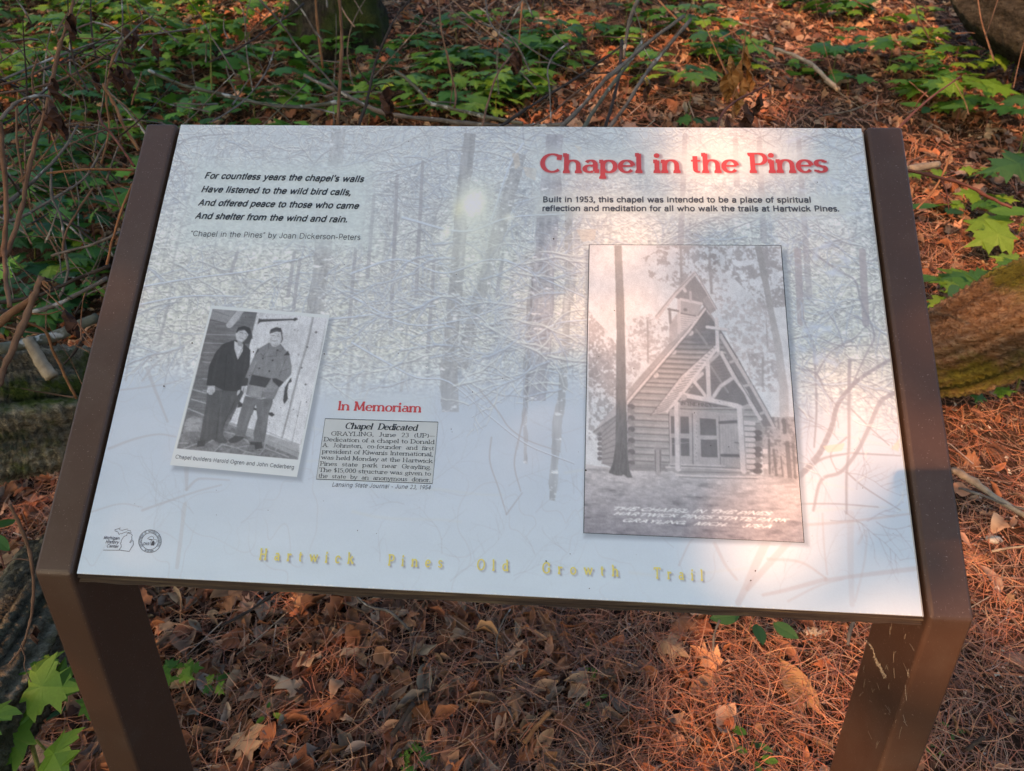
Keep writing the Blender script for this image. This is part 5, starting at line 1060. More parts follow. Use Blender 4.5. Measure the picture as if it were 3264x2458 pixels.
# living thin stems and saplings that run out of the top of the picture
for pts, w, d, mt, lb in (((c1_((2020, -40), (2040, 200), (2070, 440))), 8, 2.9, 'orange', "left of the two thin tree stems above the panel's left half"), ((c1_((2175, -40), (2192, 250), (2182, 500), (2165, 800))), 10, 2.2, 'tan', "right of the two thin tree stems above the panel's left half"),
                          ((c1_((1355, -40), (1350, 250), (1358, 640))), 4, 2.6, 'stem', "very thin olive sapling standing in the dark gap above the poem"), ((c2_((1180, -40), (1165, 150), (1155, 280))), 4, 3.2, 'orange', "thin sapling stem near the top edge above the panel's centre")):
    stick(pts, w*.8, w, d, d, mt, lb, cat="sapling", name="sapling")

def tangle(n, quad, w, depth, seed, mat, name):
    rg = np.random.default_rng(seed); V = []; Fc = []; (x0, y0, x1, y1) = quad
    for i in range(n):
        x, y = rg.uniform(x0, x1)*K, rg.uniform(y0, y1)*K; a = rg.uniform(0, math.pi) if rg.random() < .5 else rg.normal(2.4, .35); L = rg.uniform(60, 420); dd = rg.uniform(*depth); da = rg.normal(0, .35); P = []
        for k in range(5): P.append(safe((x, y), dd)); a += da/4+rg.normal(0, .10); x += math.cos(a)*L/4; y -= math.sin(a)*L/4; dd += rg.normal(0, .03)
        C = spline(P, 3); ww = w*rg.uniform(.6, 1.5)*dd/F_PX/2; v, f = tube_data(C, np.linspace(ww, ww*.4, len(C)), 4, cap=False); k = len(V); V += v.tolist(); Fc += [tuple(q+k for q in g) for g in f]
    link(name, mesh_np(name, V, Fc, SM[mat]), kind='stuff')
tangle(60, (-20, 60, 330, 900), 4.5, (1.35, 2.2), 1, 'tan', "fine_twig_tangle"); tangle(60, (-20, 40, 420, 700), 4.2, (1.5, 2.6), 2, 'grey', "fine_twig_tangle"); tangle(34, (-20, 100, 300, 700), 5, (1.4, 2.2), 3, 'dark', "fine_twig_tangle")
tangle(46, (350, 0, 1250, 270), 4.0, (2.0, 3.4), 4, 'grey', "fine_twig_tangle"); tangle(30, (1200, 0, 2200, 260), 3.5, (2.4, 4.), 5, 'tan', "fine_twig_tangle")

# ---------------------------------------------------------------- foliage shapes
def leaf_mat(name, a, b, rough=.5, trans=.35, tcol=None):
    m = NT(name, rough, .35); oi = m.n("ObjectInfo"); tc = m.noise(22, 3); c = m.mix(oi.outputs["Random"], a, b); c = m.mix(.25, c, m.ramp(tc, [(.3, (.45, .45, .45)), (.7, (1.35, 1.35, 1.35))]), 'MULTIPLY'); m.base(c)
    tr = m.n("BsdfTranslucent"); ml = m.n("MixShader"); ml.inputs[0].default_value = trans; g = m.n("Gamma"); m.l(c, tr.inputs[0])
    if tcol: tr.inputs[0].default_value = (*tcol, 1); [m.t.links.remove(l) for l in list(tr.inputs[0].links)]
    out = m.t.nodes["Material Output"]; m.l(m.b.outputs[0], ml.inputs[1]); m.l(tr.outputs[0], ml.inputs[2]); m.l(ml.outputs[0], out.inputs[0]); return m.m
M_LEAF = [leaf_mat("bright_maple_leaf", (.12, .25, .022), (.22, .36, .04), tcol=(.22, .42, .03)), leaf_mat("green_maple_leaf", (.050, .155, .026), (.10, .23, .032), tcol=(.10, .27, .025)), leaf_mat("deep_green_leaf", (.026, .095, .030), (.055, .145, .040), tcol=(.045, .15, .03))]
def vmat(name, rough=.7, spec=.25, trans=0):
    m = NT(name, rough, spec); a = m.n("Attribute"); a.attribute_name = "Col"; m.base(a.outputs["Color"])
    if trans:
        tr = m.n("BsdfTranslucent"); m.l(a.outputs["Color"], tr.inputs[0]); ml = m.n("MixShader"); ml.inputs[0].default_value = trans; m.l(m.b.outputs[0], ml.inputs[1]); m.l(tr.outputs[0], ml.inputs[2]); m.l(ml.outputs[0], m.t.nodes["Material Output"].inputs[0])
    return m.m
M_LITTER = vmat("dry_litter", .75, .25, .15); M_NEEDLE = vmat("pine_needle", .5, .35); M_FARGREEN = vmat("undergrowth_green", .55, .3, .35)
def maple_shape(rng, s=1.):
    """lobed blade in the xy plane, stalk at the origin, tip along +y, unit length"""
    half = [(0, 0), (.10, -.04), (.26, -.10), (.23, .03), (.40, .10), (.56, .26), (.40, .27), (.44, .36), (.27, .38), (.24, .46), (.38, .66), (.24, .64), (.17, .70), (.12, .66), (0, 1.0)]
    R_ = [(x*rng.uniform(.93, 1.07), y*rng.uniform(.97, 1.03)) for x, y in half]; L_ = [(-x*rng.uniform(.93, 1.07), y*rng.uniform(.97, 1.03)) for x, y in half[1:-1]][::-1]
    P = R_+L_; V = [(x, y, -.16*abs(x)**1.2*1.3-.20*(y-.3)**2+rng.normal(0, .012)) for x, y in P]; V.append((0, .28, .03)); c = len(P); n = len(P)
    V.append((0, .62, -.0)); Fc = []
    for i in range(n):
        j = (i+1) % n; my = (P[i][1]+P[j][1])/2; Fc.append((c+1 if my > .55 else c, i, j))
    Fc.append((c, c+1, 9)) if False else None
    # bridge between the two hubs
    Fc += [(c, 9, c+1), (c, c+1, n-9+0)] 
    return np.array(V), Fc
def oval_shape(rng, w=.27, k=9):
    V = []; Fc = []
    for i in range(k):
        t = i/(k-1); x = w*math.sin(math.pi*t**.85)**.8; V += [(-x, t, -.35*x*0+.10*x), (0, t, -.10*(t-.5)**2), (x, t, .10*x)]
    for i in range(k-1):
        a = i*3; Fc += [(a, a+1, a+4, a+3), (a+1, a+2, a+5, a+4)]
    return np.array(V), Fc
rgm = np.random.default_rng(17)
MAPLE = [[mesh_np("maple_leaf", *maple_shape(rgm), mt) for _ in range(3)] for mt in M_LEAF]
OVAL = [[mesh_np("oval_leaf", *oval_shape(rgm, w_), mt) for w_ in (.20, .26)] for mt in M_LEAF]
STEMV, STEMF = tube_data(np.array([[0, 0, 0], [.02, 0, .35], [0, .02, .7], [.0, 0, 1.]]), np.array([.014, .012, .010, .008]), 5)
STEM = mesh_np("stem", STEMV, STEMF, SM['stem']); STEM2 = mesh_np("stem", STEMV, STEMF, SM['red'])
def frame(dirv, nv):
    y = nrm(dirv); z = nrm(np.asarray(nv, float)-y*np.dot(nv, y)); x = np.cross(y, z); return Matrix(((x[0], y[0], z[0]), (x[1], y[1], z[1]), (x[2], y[2], z[2])))
NEAR = [(-.35, .35), (-.5, .2)]
def plant(base, h, nleaf, size, tone, shape, label, rnd, cat="seedling", group=None, lean=(0, 0), name="maple_seedling", tiers=1):
    root = link(name, None, None, label, cat, group); root.location = base
    st = link("stem", STEM if rnd.random() < .6 else STEM2, root); st.scale = (max(h, .06), max(h, .06), h); st.rotation_euler = (lean[1], lean[0], 0)
    topv = Matrix.Rotation(lean[0], 3, 'Y') @ Vector((0, 0, h)); a0 = rnd.uniform(0, 6.28)
    lib = (MAPLE if shape == 'maple' else OVAL)
    for i in range(nleaf):
        tier = i % tiers; hh = 1-.28*tier; ang = a0+i*6.283/nleaf*(1.0)+rnd.uniform(-.25, .25)+tier*.8; droop = rnd.uniform(-.35, .12); pet = size*rnd.uniform(.25, .6)
        d = np.array([math.cos(ang), math.sin(ang), droop]); p = np.array(topv)*hh+np.array([math.cos(ang)*pet, math.sin(ang)*pet, pet*.2])
        tn = tone if rnd.random() < .75 else min(2, max(0, tone+rnd.choice((-1, 1))))
        lf = link("leaf", rnd.choice(lib[tn]), root); s = size*rnd.uniform(.75, 1.15); M = frame(d, (rnd.uniform(*NEAR[0]), rnd.uniform(*NEAR[1]), 1)).to_4x4(); M.translation = Vector(p); lf.matrix_local = M @ Matrix.Scale(s, 4)
    return root
PR = random.Random(77)
# plants that can be picked out, placed by where they stand
def at_floor(px, lift=0): p, t = ground_at(*px); return (p[0], p[1], float(hz(p[0], p[1]))-.005), t
SPEC = [ # foot pixel, height, leaves, leaf size, tone, shape, label
 ((150, 2600), .30, 5, .075, 0, 'maple', "bright maple seedling with broad leaves over the grey furrowed log's lower side"),
 ((330, 2640), .24, 4, .08, 0, 'maple', "light green maple seedling against the lower left leg's outer edge"),
 (c5_((270, 1310))[0], .05, 2, .055, 2, 'oval', "low plant with two glossy oval leaves between the lower left maple seedlings"),
 (c5_((260, 1490))[0], .04, 2, .05, 2, 'oval', "small plant with a dull oval leaf at the bottom left corner"),
 (c5_((1170, 1120))[0], .05, 6, .032, 0, 'maple', "small leafy seedling just right of the left sign leg"),
 (c5_((1380, 1140))[0], .03, 4, .024, 0, 'maple', "tiny seedling among pale leaves right of the left sign leg"),
 (c5_((1740, 1340))[0], .03, 3, .022, 0, 'oval', "tiny yellow-green sprout in the needles below the trail lettering's start"),
 (mk(1080, 1638, 2.011)((490, 1640))[0], .03, 4, .026, 0, 'maple', "tiny bright sprout at the bottom edge of the photo"),
 (mk(1080, 1638, 2.011)((1600, 1080))[0], .025, 4, .018, 0, 'maple', "tiny green sprout beneath the panel's lower middle"),
 (mk(1080, 1638, 2.011)((1625, 1250))[0], .03, 2, .02, 1, 'oval', "lone tiny grass-green sprout at the bottom centre right"),
 (c9_((430, 800))[0], .06, 5, .062, 2, 'oval', "five-leaved dark green plant under the panel's lower right edge"),
 (c9_((450, 1540))[0], .04, 2, .034, 1, 'oval', "two-leaved sprout on sunlit needles at the bottom right"),
 (c9_((480, 1620))[0], .03, 4, .030, 1, 'oval', "low green sprout at the bottom edge left of the right leg"),
 (c9_((1745, 1430))[0], .02, 3, .016, 1, 'oval', "tiny two-tone sprout right of the right leg's foot"),
 (c9_((1620, 1560))[0], .02, 4, .014, 1, 'maple', "minute green sprout near the right leg's lower end"),
 (c5_((100, 330))[0], .22, 5, .085, 1, 'oval', "leafy plant at the left edge beside the left sign leg's top"),
 (c5_((50, 460))[0], .15, 4, .06, 1, 'oval', "lower leafy plant at the left edge above the grey furrowed log"),
 (c6_((2060, 140))[0], .14, 5, .15, 0, 'maple', "broad sunlit maple seedling above the golden mossy log"),
 (c6_((1690, 640))[0], .20, 5, .15, 1, 'oval', "five-fingered green plant in front of the golden mossy log"),
 (c6_((1930, 640))[0], .21, 6, .15, 1, 'maple', "green plant drooping over the golden mossy log beside the post"),
 (c6_((2130, 900))[0], .27, 6, .10, 0, 'maple', "tall green-stemmed seedling before the golden mossy log at the right edge"),
 (c6_((1880, 990))[0], .06, 4, .062, 0, 'maple', "yellow-edged maple seedling on needles below the golden mossy log"),
 (c3_((2170, 1500))[0], .24, 6, .155, 1, 'maple', "large-leaved plant at the right edge beside the reddish branch"),
 (c3_((1800, 1570))[0], .12, 5, .14, 1, 'oval', "cluster of broad green leaves right of the post above the golden log"),
 (c3_((1960, 1440))[0], .10, 4, .075, 0, 'maple', "light green seedling under the reddish branch's tip"),
 (c3_((1790, 1440))[0], .08, 4, .065, 0, 'maple', "yellow-green seedling under the reddish branch's middle"),
 (c3_((1560, 1230))[0], .07, 4, .06, 0, 'maple', "bright seedling right beside the post near the short blunt stick"),
 (c3_((1760, 830))[0], .18, 6, .15, 0, 'maple', "tall maple seedling beside the reddish leaning twig"),
 (c3_((1950, 860))[0], .14, 5, .12, 1, 'maple', "maple seedling right of the reddish leaning twig"),
 (c3_((1560, 850))[0], .10, 4, .095, 1, 'oval', "low green plant behind the right post's top"),
 (c3_((2130, 520))[0], .20, 7, .15, 1, 'oval', "broad-leaved plant below the big fallen trunk"),
 (c3_((1850, 560))[0], .10, 5, .09, 0, 'maple', "yellow-green seedling left of the plant below the fallen trunk"),
 (c3_((1440, 560))[0], .09, 4, .08, 0, 'maple', "small yellowish seedling above the right post"),
 (c3_((1330, 470))[0], .14, 6, .10, 0, 'maple', "bright seedling in the litter above the right post"),
 (c3_((960, 540))[0], .16, 8, .11, 1, 'maple', "bushy maple seedling above the title's last letters"),
 (c3_((1080, 640))[0], .10, 4, .09, 1, 'maple', "two-tiered seedling close above the panel's right corner"),
 (c3_((680, 760))[0], .18, 2, .16, 1, 'oval', "pair of upright blade-like leaves above the panel's right half"),
 (c3_((60, 720))[0], .16, 3, .13, 0, 'maple', "lime seedling on a yellow stalk above the panel right of centre"),
 (c3_((130, 840))[0], .05, 4, .08, 2, 'maple', "dark leaf cluster touching the panel's top edge right of centre"),
 (c2_((260, 700))[0], .10, 6, .09, 0, 'maple', "bright low seedling behind the thick grey branch at left"),
 (c2_((1220, 660))[0], .12, 6, .10, 0, 'maple', "bright maple seedling above the thick grey branch's end"),
 (c2_((880, 700))[0], .12, 6, .10, 0, 'maple', "light green seedling between the two branches above the panel"),
 (c2_((1330, 480))[0], .16, 5, .13, 1, 'maple', "blue-green seedling inside the crook-shaped twig"),
 (c1_((870, 480))[0], .34, 3, .10, 1, 'maple', "tall seedling with pale leaves in the left tangle"),
 (c1_((620, 1260))[0], .24, 3, .085, 1, 'maple', "seedling with hanging green leaves beside the left post's upper half"),
 (c1_((430, 760))[0], .28, 5, .10, 1, 'maple', "leafy seedling behind the full-height tan stem"),
 (c1_((440, 470))[0], .25, 5, .11, 0, 'maple', "bright seedling behind the sweeping left branches"),
 (c3_((2080, 640))[0], .16, 5, .10, 0, 'maple', "light seedling at the right edge between the leaning twig and the edge"),
 (c3_((2150, 1050))[0], .20, 6, .11, 1, 'maple', "leafy seedling at the right edge above the reddish branch"),
 (c3_((1890, 1230))[0], .08, 5, .06, 0, 'maple', "small bright seedling just above the reddish branch's middle"),
 (c6_((2170, 480))[0], .20, 6, .09, 0, 'maple', "bright seedling spreading over the golden log at the right edge"),
 (c6_((1800, 420))[0], .13, 5, .08, 0, 'maple', "small bright seedling along the golden log's upper edge"),
]
NEAR[1] = (-.9, -.25)
for px, h, nl, sz, tone, shp, lb in SPEC:
    b_, t = at_floor(px); plant(b_, h*1.1, nl, sz*1.12, tone, shp, lb, PR, cat="seedling" if shp == 'maple' else "plant", lean=(PR.uniform(-.15, .15), PR.uniform(-.1, .1)), name="maple_seedling" if shp == 'maple' else "woodland_plant")
NEAR[1] = (-.6, .15)
# the carpet of maple seedlings behind the sign
TONEW = ["light green", "mid green", "dark green"]; used = {}
def carpet(n, poly, hr, sr, tones, where, seed, clear=.0):
    R = random.Random(seed); xs = [p[0] for p in poly]; ys = [p[1] for p in poly]; k = 0; tries = 0
    def inside(x, y):
        c = False; m = len(poly)
        for i in range(m):
            (ax, ay), (bx, by) = poly[i], poly[(i+1) % m]
            if (ay > y) != (by > y) and x < (bx-ax)*(y-ay)/(by-ay)+ax: c = not c
        return c
    while k < n and tries < n*20:
        tries += 1; x, y = R.uniform(min(xs), max(xs)), R.uniform(min(ys), max(ys))
        if not inside(x, y): continue
        b_, t = at_floor((x*K, y*K))
        if t > 9: continue
        tone = R.choice(tones); h = R.uniform(*hr); nl = R.choice((4, 5, 5, 6, 7)); sz = R.uniform(*sr)*1.25
        hw = "low" if h < hr[0]+(hr[1]-hr[0])*.33 else ("tall" if h > hr[0]+(hr[1]-hr[0])*.7 else "mid-height"); fx = (x-min(xs))/(max(xs)-min(xs)); fy = (y-min(ys))/(max(ys)-min(ys))
        pos = ("upper" if fy < .33 else ("lower" if fy > .66 else "middle"))+" "+("left" if fx < .33 else ("right" if fx > .66 else "centre"))
        lb = "%s %s %s-leaved maple seedling, %s of the patch %s" % (hw, TONEW[tone], {4: "four", 5: "five", 6: "six", 7: "seven"}[nl], pos, where)
        plant(b_, h, nl, sz, tone, 'maple', lb, R, group="maple seedlings "+where, tiers=2, lean=(R.uniform(-.2, .2), R.uniform(-.2, .2))); k += 1
carpet(49, [(0, 0), (640, 0), (620, 60), (380, 200), (150, 240), (0, 260)], (.10, .30), (.07, .11), (0, 0, 1), "in the top left corner", 1)
carpet(40, [(60, 240), (380, 200), (300, 420), (220, 600), (60, 640)], (.08, .28), (.06, .10), (1, 2, 2), "under the left tangle", 2)
carpet(30, [(380, 190), (800, 60), (860, 290), (400, 290)], (.06, .18), (.06, .10), (1, 1, 2), "above the poem", 3)
carpet(46, [(860, 80), (1200, 60), (1150, 290), (820, 290)], (.06, .18), (.07, .11), (0, 1, 1, 2), "above the panel's middle", 4)
carpet(42, [(1150, 0), (1800, 0), (1700, 130), (1500, 230), (1150, 210)], (.08, .22), (.07, .11), (0, 1, 1, 2), "above the title", 5)
carpet(24, [(1700, 20), (2100, 20), (2150, 270), (1750, 270)], (.06, .16), (.06, .10), (0, 0, 1), "left of the fallen trunk", 6)
carpet(7, [(2010, 690), (2212, 640), (2212, 800), (2040, 860)], (.10, .24), (.055, .08), (0, 1, 1), "before the golden log", 9)
carpet(8, [(0, 560), (200, 560), (160, 760), (0, 760)], (.08, .2), (.08, .12), (2, 2, 1), "behind the mossy log", 8)

# ---------------------------------------------------------------- litter: needles, dead leaves, crumbs
def scatter(T, Fc, pos, rot, scl, colr, name, mat, jitter=0., kind='stuff', seed=0):
    """T (n,k,3) or (k,3) template vertices; rot (n,3,3); scl (n,) ; colr (n,3)"""
    n = len(pos); k = T.shape[-2]; T = np.broadcast_to(T, (n, k, 3)) if T.ndim == 2 else T
    V = np.einsum('nij,nkj->nki', rot, T)*scl[:, None, None]+pos[:, None, :]
    F_ = np.asarray(Fc); q = (F_[None]+(np.arange(n)*k)[:, None, None]).reshape(-1, F_.shape[1]); C = colr.reshape(-1, 3) if colr.ndim == 3 else np.repeat(colr, k, axis=0)
    o = link(name, mesh_np(name, V.reshape(-1, 3), q, mat, C)); o['kind'] = kind; return o
def rots(n, rg, tilt):
    """random heading with the local z close to the slope normal"""
    a = rg.uniform(0, 2*math.pi, n); y = np.stack([np.cos(a), np.sin(a), rg.normal(0, tilt, n)], 1); y /= np.linalg.norm(y, axis=1)[:, None]
    z = np.stack([rg.normal(0, tilt, n), rg.normal(0, tilt, n), np.ones(n)], 1); z -= y*np.sum(y*z, 1)[:, None]; z /= np.linalg.norm(z, axis=1)[:, None]; x = np.cross(y, z); return np.stack([x, y, z], -1)
def slope_fix(R_, P):
    e = .01; gx = (hz(P[:, 0]+e, P[:, 1])-hz(P[:, 0]-e, P[:, 1]))/(2*e); gy = (hz(P[:, 0], P[:, 1]+e)-hz(P[:, 0], P[:, 1]-e))/(2*e)
    # shear the local frames onto the slope
    S = np.tile(np.eye(3), (len(P), 1, 1)); S[:, 2, 0] = gx; S[:, 2, 1] = gy; return np.einsum('nij,njk->nik', S, R_)
def region(n, rg, x0, x1, y0, y1, lift):
    x = rg.uniform(x0, x1, n); y = rg.uniform(y0, y1, n); return np.stack([x, y, hz(x, y)+rg.uniform(0, lift, n)], 1)
def visible(P, margin=60):
    d = (P-CAM)@Rm; x = W_PX/2+F_PX*d[:, 0]/-d[:, 2]; y = H_PX/2-F_PX*d[:, 1]/-d[:, 2]
    return (d[:, 2] < 0) & (x > -margin*4) & (x < W_PX+margin*4) & (y > -margin*4) & (y < H_PX+margin*5)
def palette(n, rg, cols, var=.25):
    c = 1.7*np.array(cols)[rg.integers(0, len(cols), n)]; return c*(1+var*rg.uniform(-1, 1, (n, 1)))*(1+.06*rg.uniform(-1, 1, (n, 3)))
NEED = [(.26, .095, .045), (.30, .125, .06), (.20, .075, .04), (.16, .075, .045), (.34, .17, .085), (.12, .06, .04), (.26, .16, .10)]
def needles(n, box, length, width, seed, name="pine_needles", lift=.022):
    rg = np.random.default_rng(seed); P = region(n, rg, *box, lift)
    cl = (np.sin(P[:, 0]*4.1+P[:, 1]*2)+np.sin(P[:, 1]*5.3-P[:, 0]*1.7)+.5*np.tanh(2*(P[:, 0]-.3))); P = P[(rg.random(n) < .72+.16*cl)]; P = P[visible(P)]; n = len(P)
    s = np.array([-.5, -.17, .17, .5]); bow = rg.normal(0, .09, n)[:, None]*(1-(2*s)**2)[None]; arch = rg.normal(.02, .05, n)[:, None]*(1-(2*s)**2)[None]; w = width*rg.uniform(.7, 1.3, n)[:, None]*np.array([.8, 1, 1, .5])[None]
    L = length*rg.uniform(.45, 1.25, n); T = np.zeros((n, 8, 3))
    T[:, 0::2, 1] = s*1.; T[:, 1::2, 1] = s*1.; T[:, 0::2, 0] = bow-w/2/L[:, None]; T[:, 1::2, 0] = bow+w/2/L[:, None]; T[:, 0::2, 2] = arch; T[:, 1::2, 2] = arch+w*.3/L[:, None]
    R_ = slope_fix(rots(n, rg, .13), P); return scatter(T, [(0, 1, 3, 2), (2, 3, 5, 4), (4, 5, 7, 6)], P, R_, L, palette(n, rg, NEED), name, M_NEEDLE)
DEAD = [(.30, .135, .062), (.24, .095, .042), (.36, .19, .095), (.17, .07, .034), (.42, .26, .15), (.30, .11, .045), (.11, .052, .03), (.34, .20, .115), (.20, .13, .085), (.24, .17, .12), (.26, .10, .045)]
def dead_leaves(n, box, size, seed, name="leaf_litter", lift=.03, cols=DEAD, tilt=.28, keep=None):
    rg = np.random.default_rng(seed); P = region(n, rg, *box, lift)
    if keep is not None: P = P[keep(P, rg)]
    P = P[visible(P)]; n = len(P); m7 = 7; ts = np.linspace(0, 1, m7); wd = np.array([.02, .20, .29, .31, .25, .14, .008])
    T = np.zeros((n, m7*3, 3)); curl = rg.uniform(-.3, 1.5, n); bend = rg.uniform(-.9, .9, n); asym = rg.uniform(.35, 1.2, (n, 1)); ragged = rg.choice([.08, .2, .5], (n, 1))
    w = rg.uniform(.55, 1.25, (n, 1))*wd[None]; side = rg.uniform(-.14, .14, (n, 1))*(1-(2*ts-1)**2)[None]; twist = rg.uniform(-.6, .6, (n, 1))*(ts-.5)[None]
    for j, sg in enumerate((-1, 0, 1)):
        ww = w*(asym if sg < 0 else 1)*(1+ragged*rg.uniform(-1, 1, (n, m7))); T[:, j::3, 0] = side+sg*ww*np.cos(np.clip(curl, -1, 1.2))[:, None]; T[:, j::3, 1] = ts[None]-.5
        T[:, j::3, 2] = abs(sg)*ww*np.sin(curl)[:, None]+bend[:, None]*(ts[None]-.5)**2+(.05*rg.normal(0, 1, (n, m7))+sg*ww*twist)*abs(sg)
    Fc = [];
    for i in range(m7-1): a = i*3; Fc += [(a, a+1, a+4, a+3), (a+1, a+2, a+5, a+4)]
    R_ = slope_fix(rots(n, rg, tilt), P); c = palette(n, rg, cols, .35)[:, None, :]*(1+.28*rg.uniform(-1, 1, (n, m7*3, 1))); c[:, 1::3] *= .62
    c = c*.82; big = n//6; S_v = size*rg.uniform(.45, 1.25, n); o = scatter(T[big:], Fc, P[big:], R_[big:], S_v[big:], c[big:], name, M_LITTER)
    # lobed maple leaves, crumpled
    mv, mf = maple_shape(rg); Tm = np.repeat(mv[None]-[0, .4, 0], big, 0)*[1.1, 1.1, 1]; Tm[:, :, 2] = Tm[:, :, 2]*rg.uniform(-2.5, 3, (big, 1))+rg.normal(0, .06, Tm.shape[:2]); Tm[:, :, 0] *= rg.uniform(.4, 1, (big, 1))
    cm = c[:big, :1]*np.ones((1, len(mv), 1))*(1+.2*rg.uniform(-1, 1, (big, len(mv), 1))); return scatter(Tm, mf, P[:big], R_[:big], S_v[:big]*1.1, cm, name, M_LITTER)
needles(60000, (-1.6, 2.6, .0, 2.3), .085, .0013, 1)
needles(26000, (-2.5, 4, 2.2, 4.5), .10, .0022, 2)
needles(20000, (-1.4, 1.1, .1, 1.3), .080, .0012, 9, lift=.055)
dead_leaves(3300, (-1.6, .45, .1, 1.6), .066, 13, lift=.035, tilt=.2, keep=lambda P, rg: rg.random(len(P)) < .9-.5*(P[:, 0] > .1))
dead_leaves(8200, (-2.0, 2.8, .1, 2.4), .055, 3, keep=lambda P, rg: rg.random(len(P)) < np.where(P[:, 0] < .25, .95, .30))
dead_leaves(12000, (-4, 5, 2.2, 5.5), .065, 4, lift=.03); dead_leaves(7000, (-8, 8, 5.3, 12), .09, 5, lift=.05)
def crumbs(n, box, size, seed, cols, name):
    rg = np.random.default_rng(seed); P = region(n, rg, *box, .02); P = P[visible(P)]; n = len(P); T = rg.normal(0, .5, (n, 6, 3)); T[:, :, 2] *= .5
    return scatter(T, [(0, 1, 2), (2, 3, 0), (3, 4, 0), (1, 2, 5), (5, 4, 3)], P, rots(n, rg, .3), size*rg.uniform(.4, 1.5, n), palette(n, rg, cols, .3), name, M_LITTER)
crumbs(26000, (-1.6, 2.6, .1, 2.6), .006, 6, [(.10, .05, .03), (.16, .08, .045), (.05, .03, .02), (.28, .17, .10), (.40, .34, .27)], "bark_crumbs")
crumbs(9000, (-4, 5, 2.4, 6), .012, 7, [(.10, .05, .03), (.20, .11, .06), (.05, .03, .02), (.34, .24, .16)], "bark_crumbs")
def twiglets(n, box, length, r, seed):
    rg = np.random.default_rng(seed); P = region(n, rg, *box, .03); P = P[visible(P)]; n = len(P); T = np.zeros((n, 9, 3)); bow = rg.normal(0, .08, n); L = length*rg.uniform(.4, 1.6, n)
    for i, t in enumerate((-.5, 0, .5)):
        for j in range(3): a = j*2.094; q = r*(1-.4*(t+.5))*rg.uniform(.6, 1.3, n)/L; T[:, i*3+j, 0] = np.cos(a)*q+(bow if i == 1 else 0); T[:, i*3+j, 1] = t; T[:, i*3+j, 2] = np.sin(a)*q
    Fc = [(a, b, b+3, a+3) for i in (0, 3) for a, b in ((i, i+1), (i+1, i+2), (i+2, i))]
    return scatter(T, Fc, P, slope_fix(rots(n, rg, .12), P), L, palette(n, rg, [(.13, .085, .06), (.22, .16, .11), (.30, .25, .19), (.07, .045, .035)]), "small_twigs", M_LITTER)
twiglets(900, (-1.8, 2.8, .2, 2.6), .12, .0016, 8); twiglets(1600, (-4, 5, 2.4, 7), .25, .003, 10)
# far undergrowth, too dense and small to tell apart
def far_green(n, box, size, seed):
    rg = np.random.default_rng(seed); P = region(n, rg, *box, .22); P = P[visible(P)]; n = len(P); mv, mf = maple_shape(rg); mf = [f for f in mf]
    o = scatter(mv, mf, P, rots(n, rg, .35), size*rg.uniform(.6, 1.3, n), palette(n, rg, [(.06, .15, .016), (.10, .20, .025), (.03, .09, .02), (.05, .12, .03)], .35), "seedling_undergrowth", M_FARGREEN); return o
far_green(3000, (-7, 8, 4.6, 11), .14, 31); far_green(2300, (-6, -1.2, 3.0, 6), .10, 32); far_green(420, (-2.6, -1.0, 1.6, 3), .09, 33)
# single dead leaves that stand out on the ground
def curled_leaf(px, L, ang, mat_c, label, seed, curl=.7, pointed=.85, lift=.012, cat="leaf", group=None, wide=.24):
    rg = np.random.default_rng(seed); p, t = ground_at(*px); k = 11; V = []; Fc = []; C = []
    for i in range(k):
        t_ = i/(k-1); w = wide*L*math.sin(math.pi*min(1, t_**pointed))**.75*(1+.10*rg.uniform(-1, 1))+.0005
        for j in range(5): u = (j-2)/2; V.append((u*w*math.cos(curl*abs(u)), (t_-.5)*L, abs(u)*w*math.sin(curl*abs(u))+.10*L*math.sin(t_*3.1+seed)+rg.normal(0, .010)*L)); C.append(np.array(mat_c)*(1+.12*rg.uniform(-1, 1))*(.72 if j == 2 else 1.))
    for i in range(k-1):
        for j in range(4): a = i*5+j; Fc.append((a, a+1, a+6, a+5))
    o = link("dead_leaf", mesh_np("dead_leaf", V, np.array(Fc), M_LITTER, np.array(C)), None, label, cat, group); o.location = (p[0], p[1], float(hz(p[0], p[1]))+lift); o.rotation_euler = (rg.uniform(-.2, .35), rg.uniform(-.2, .2), ang); return o
m8 = mk(1080, 1638, 2.011)
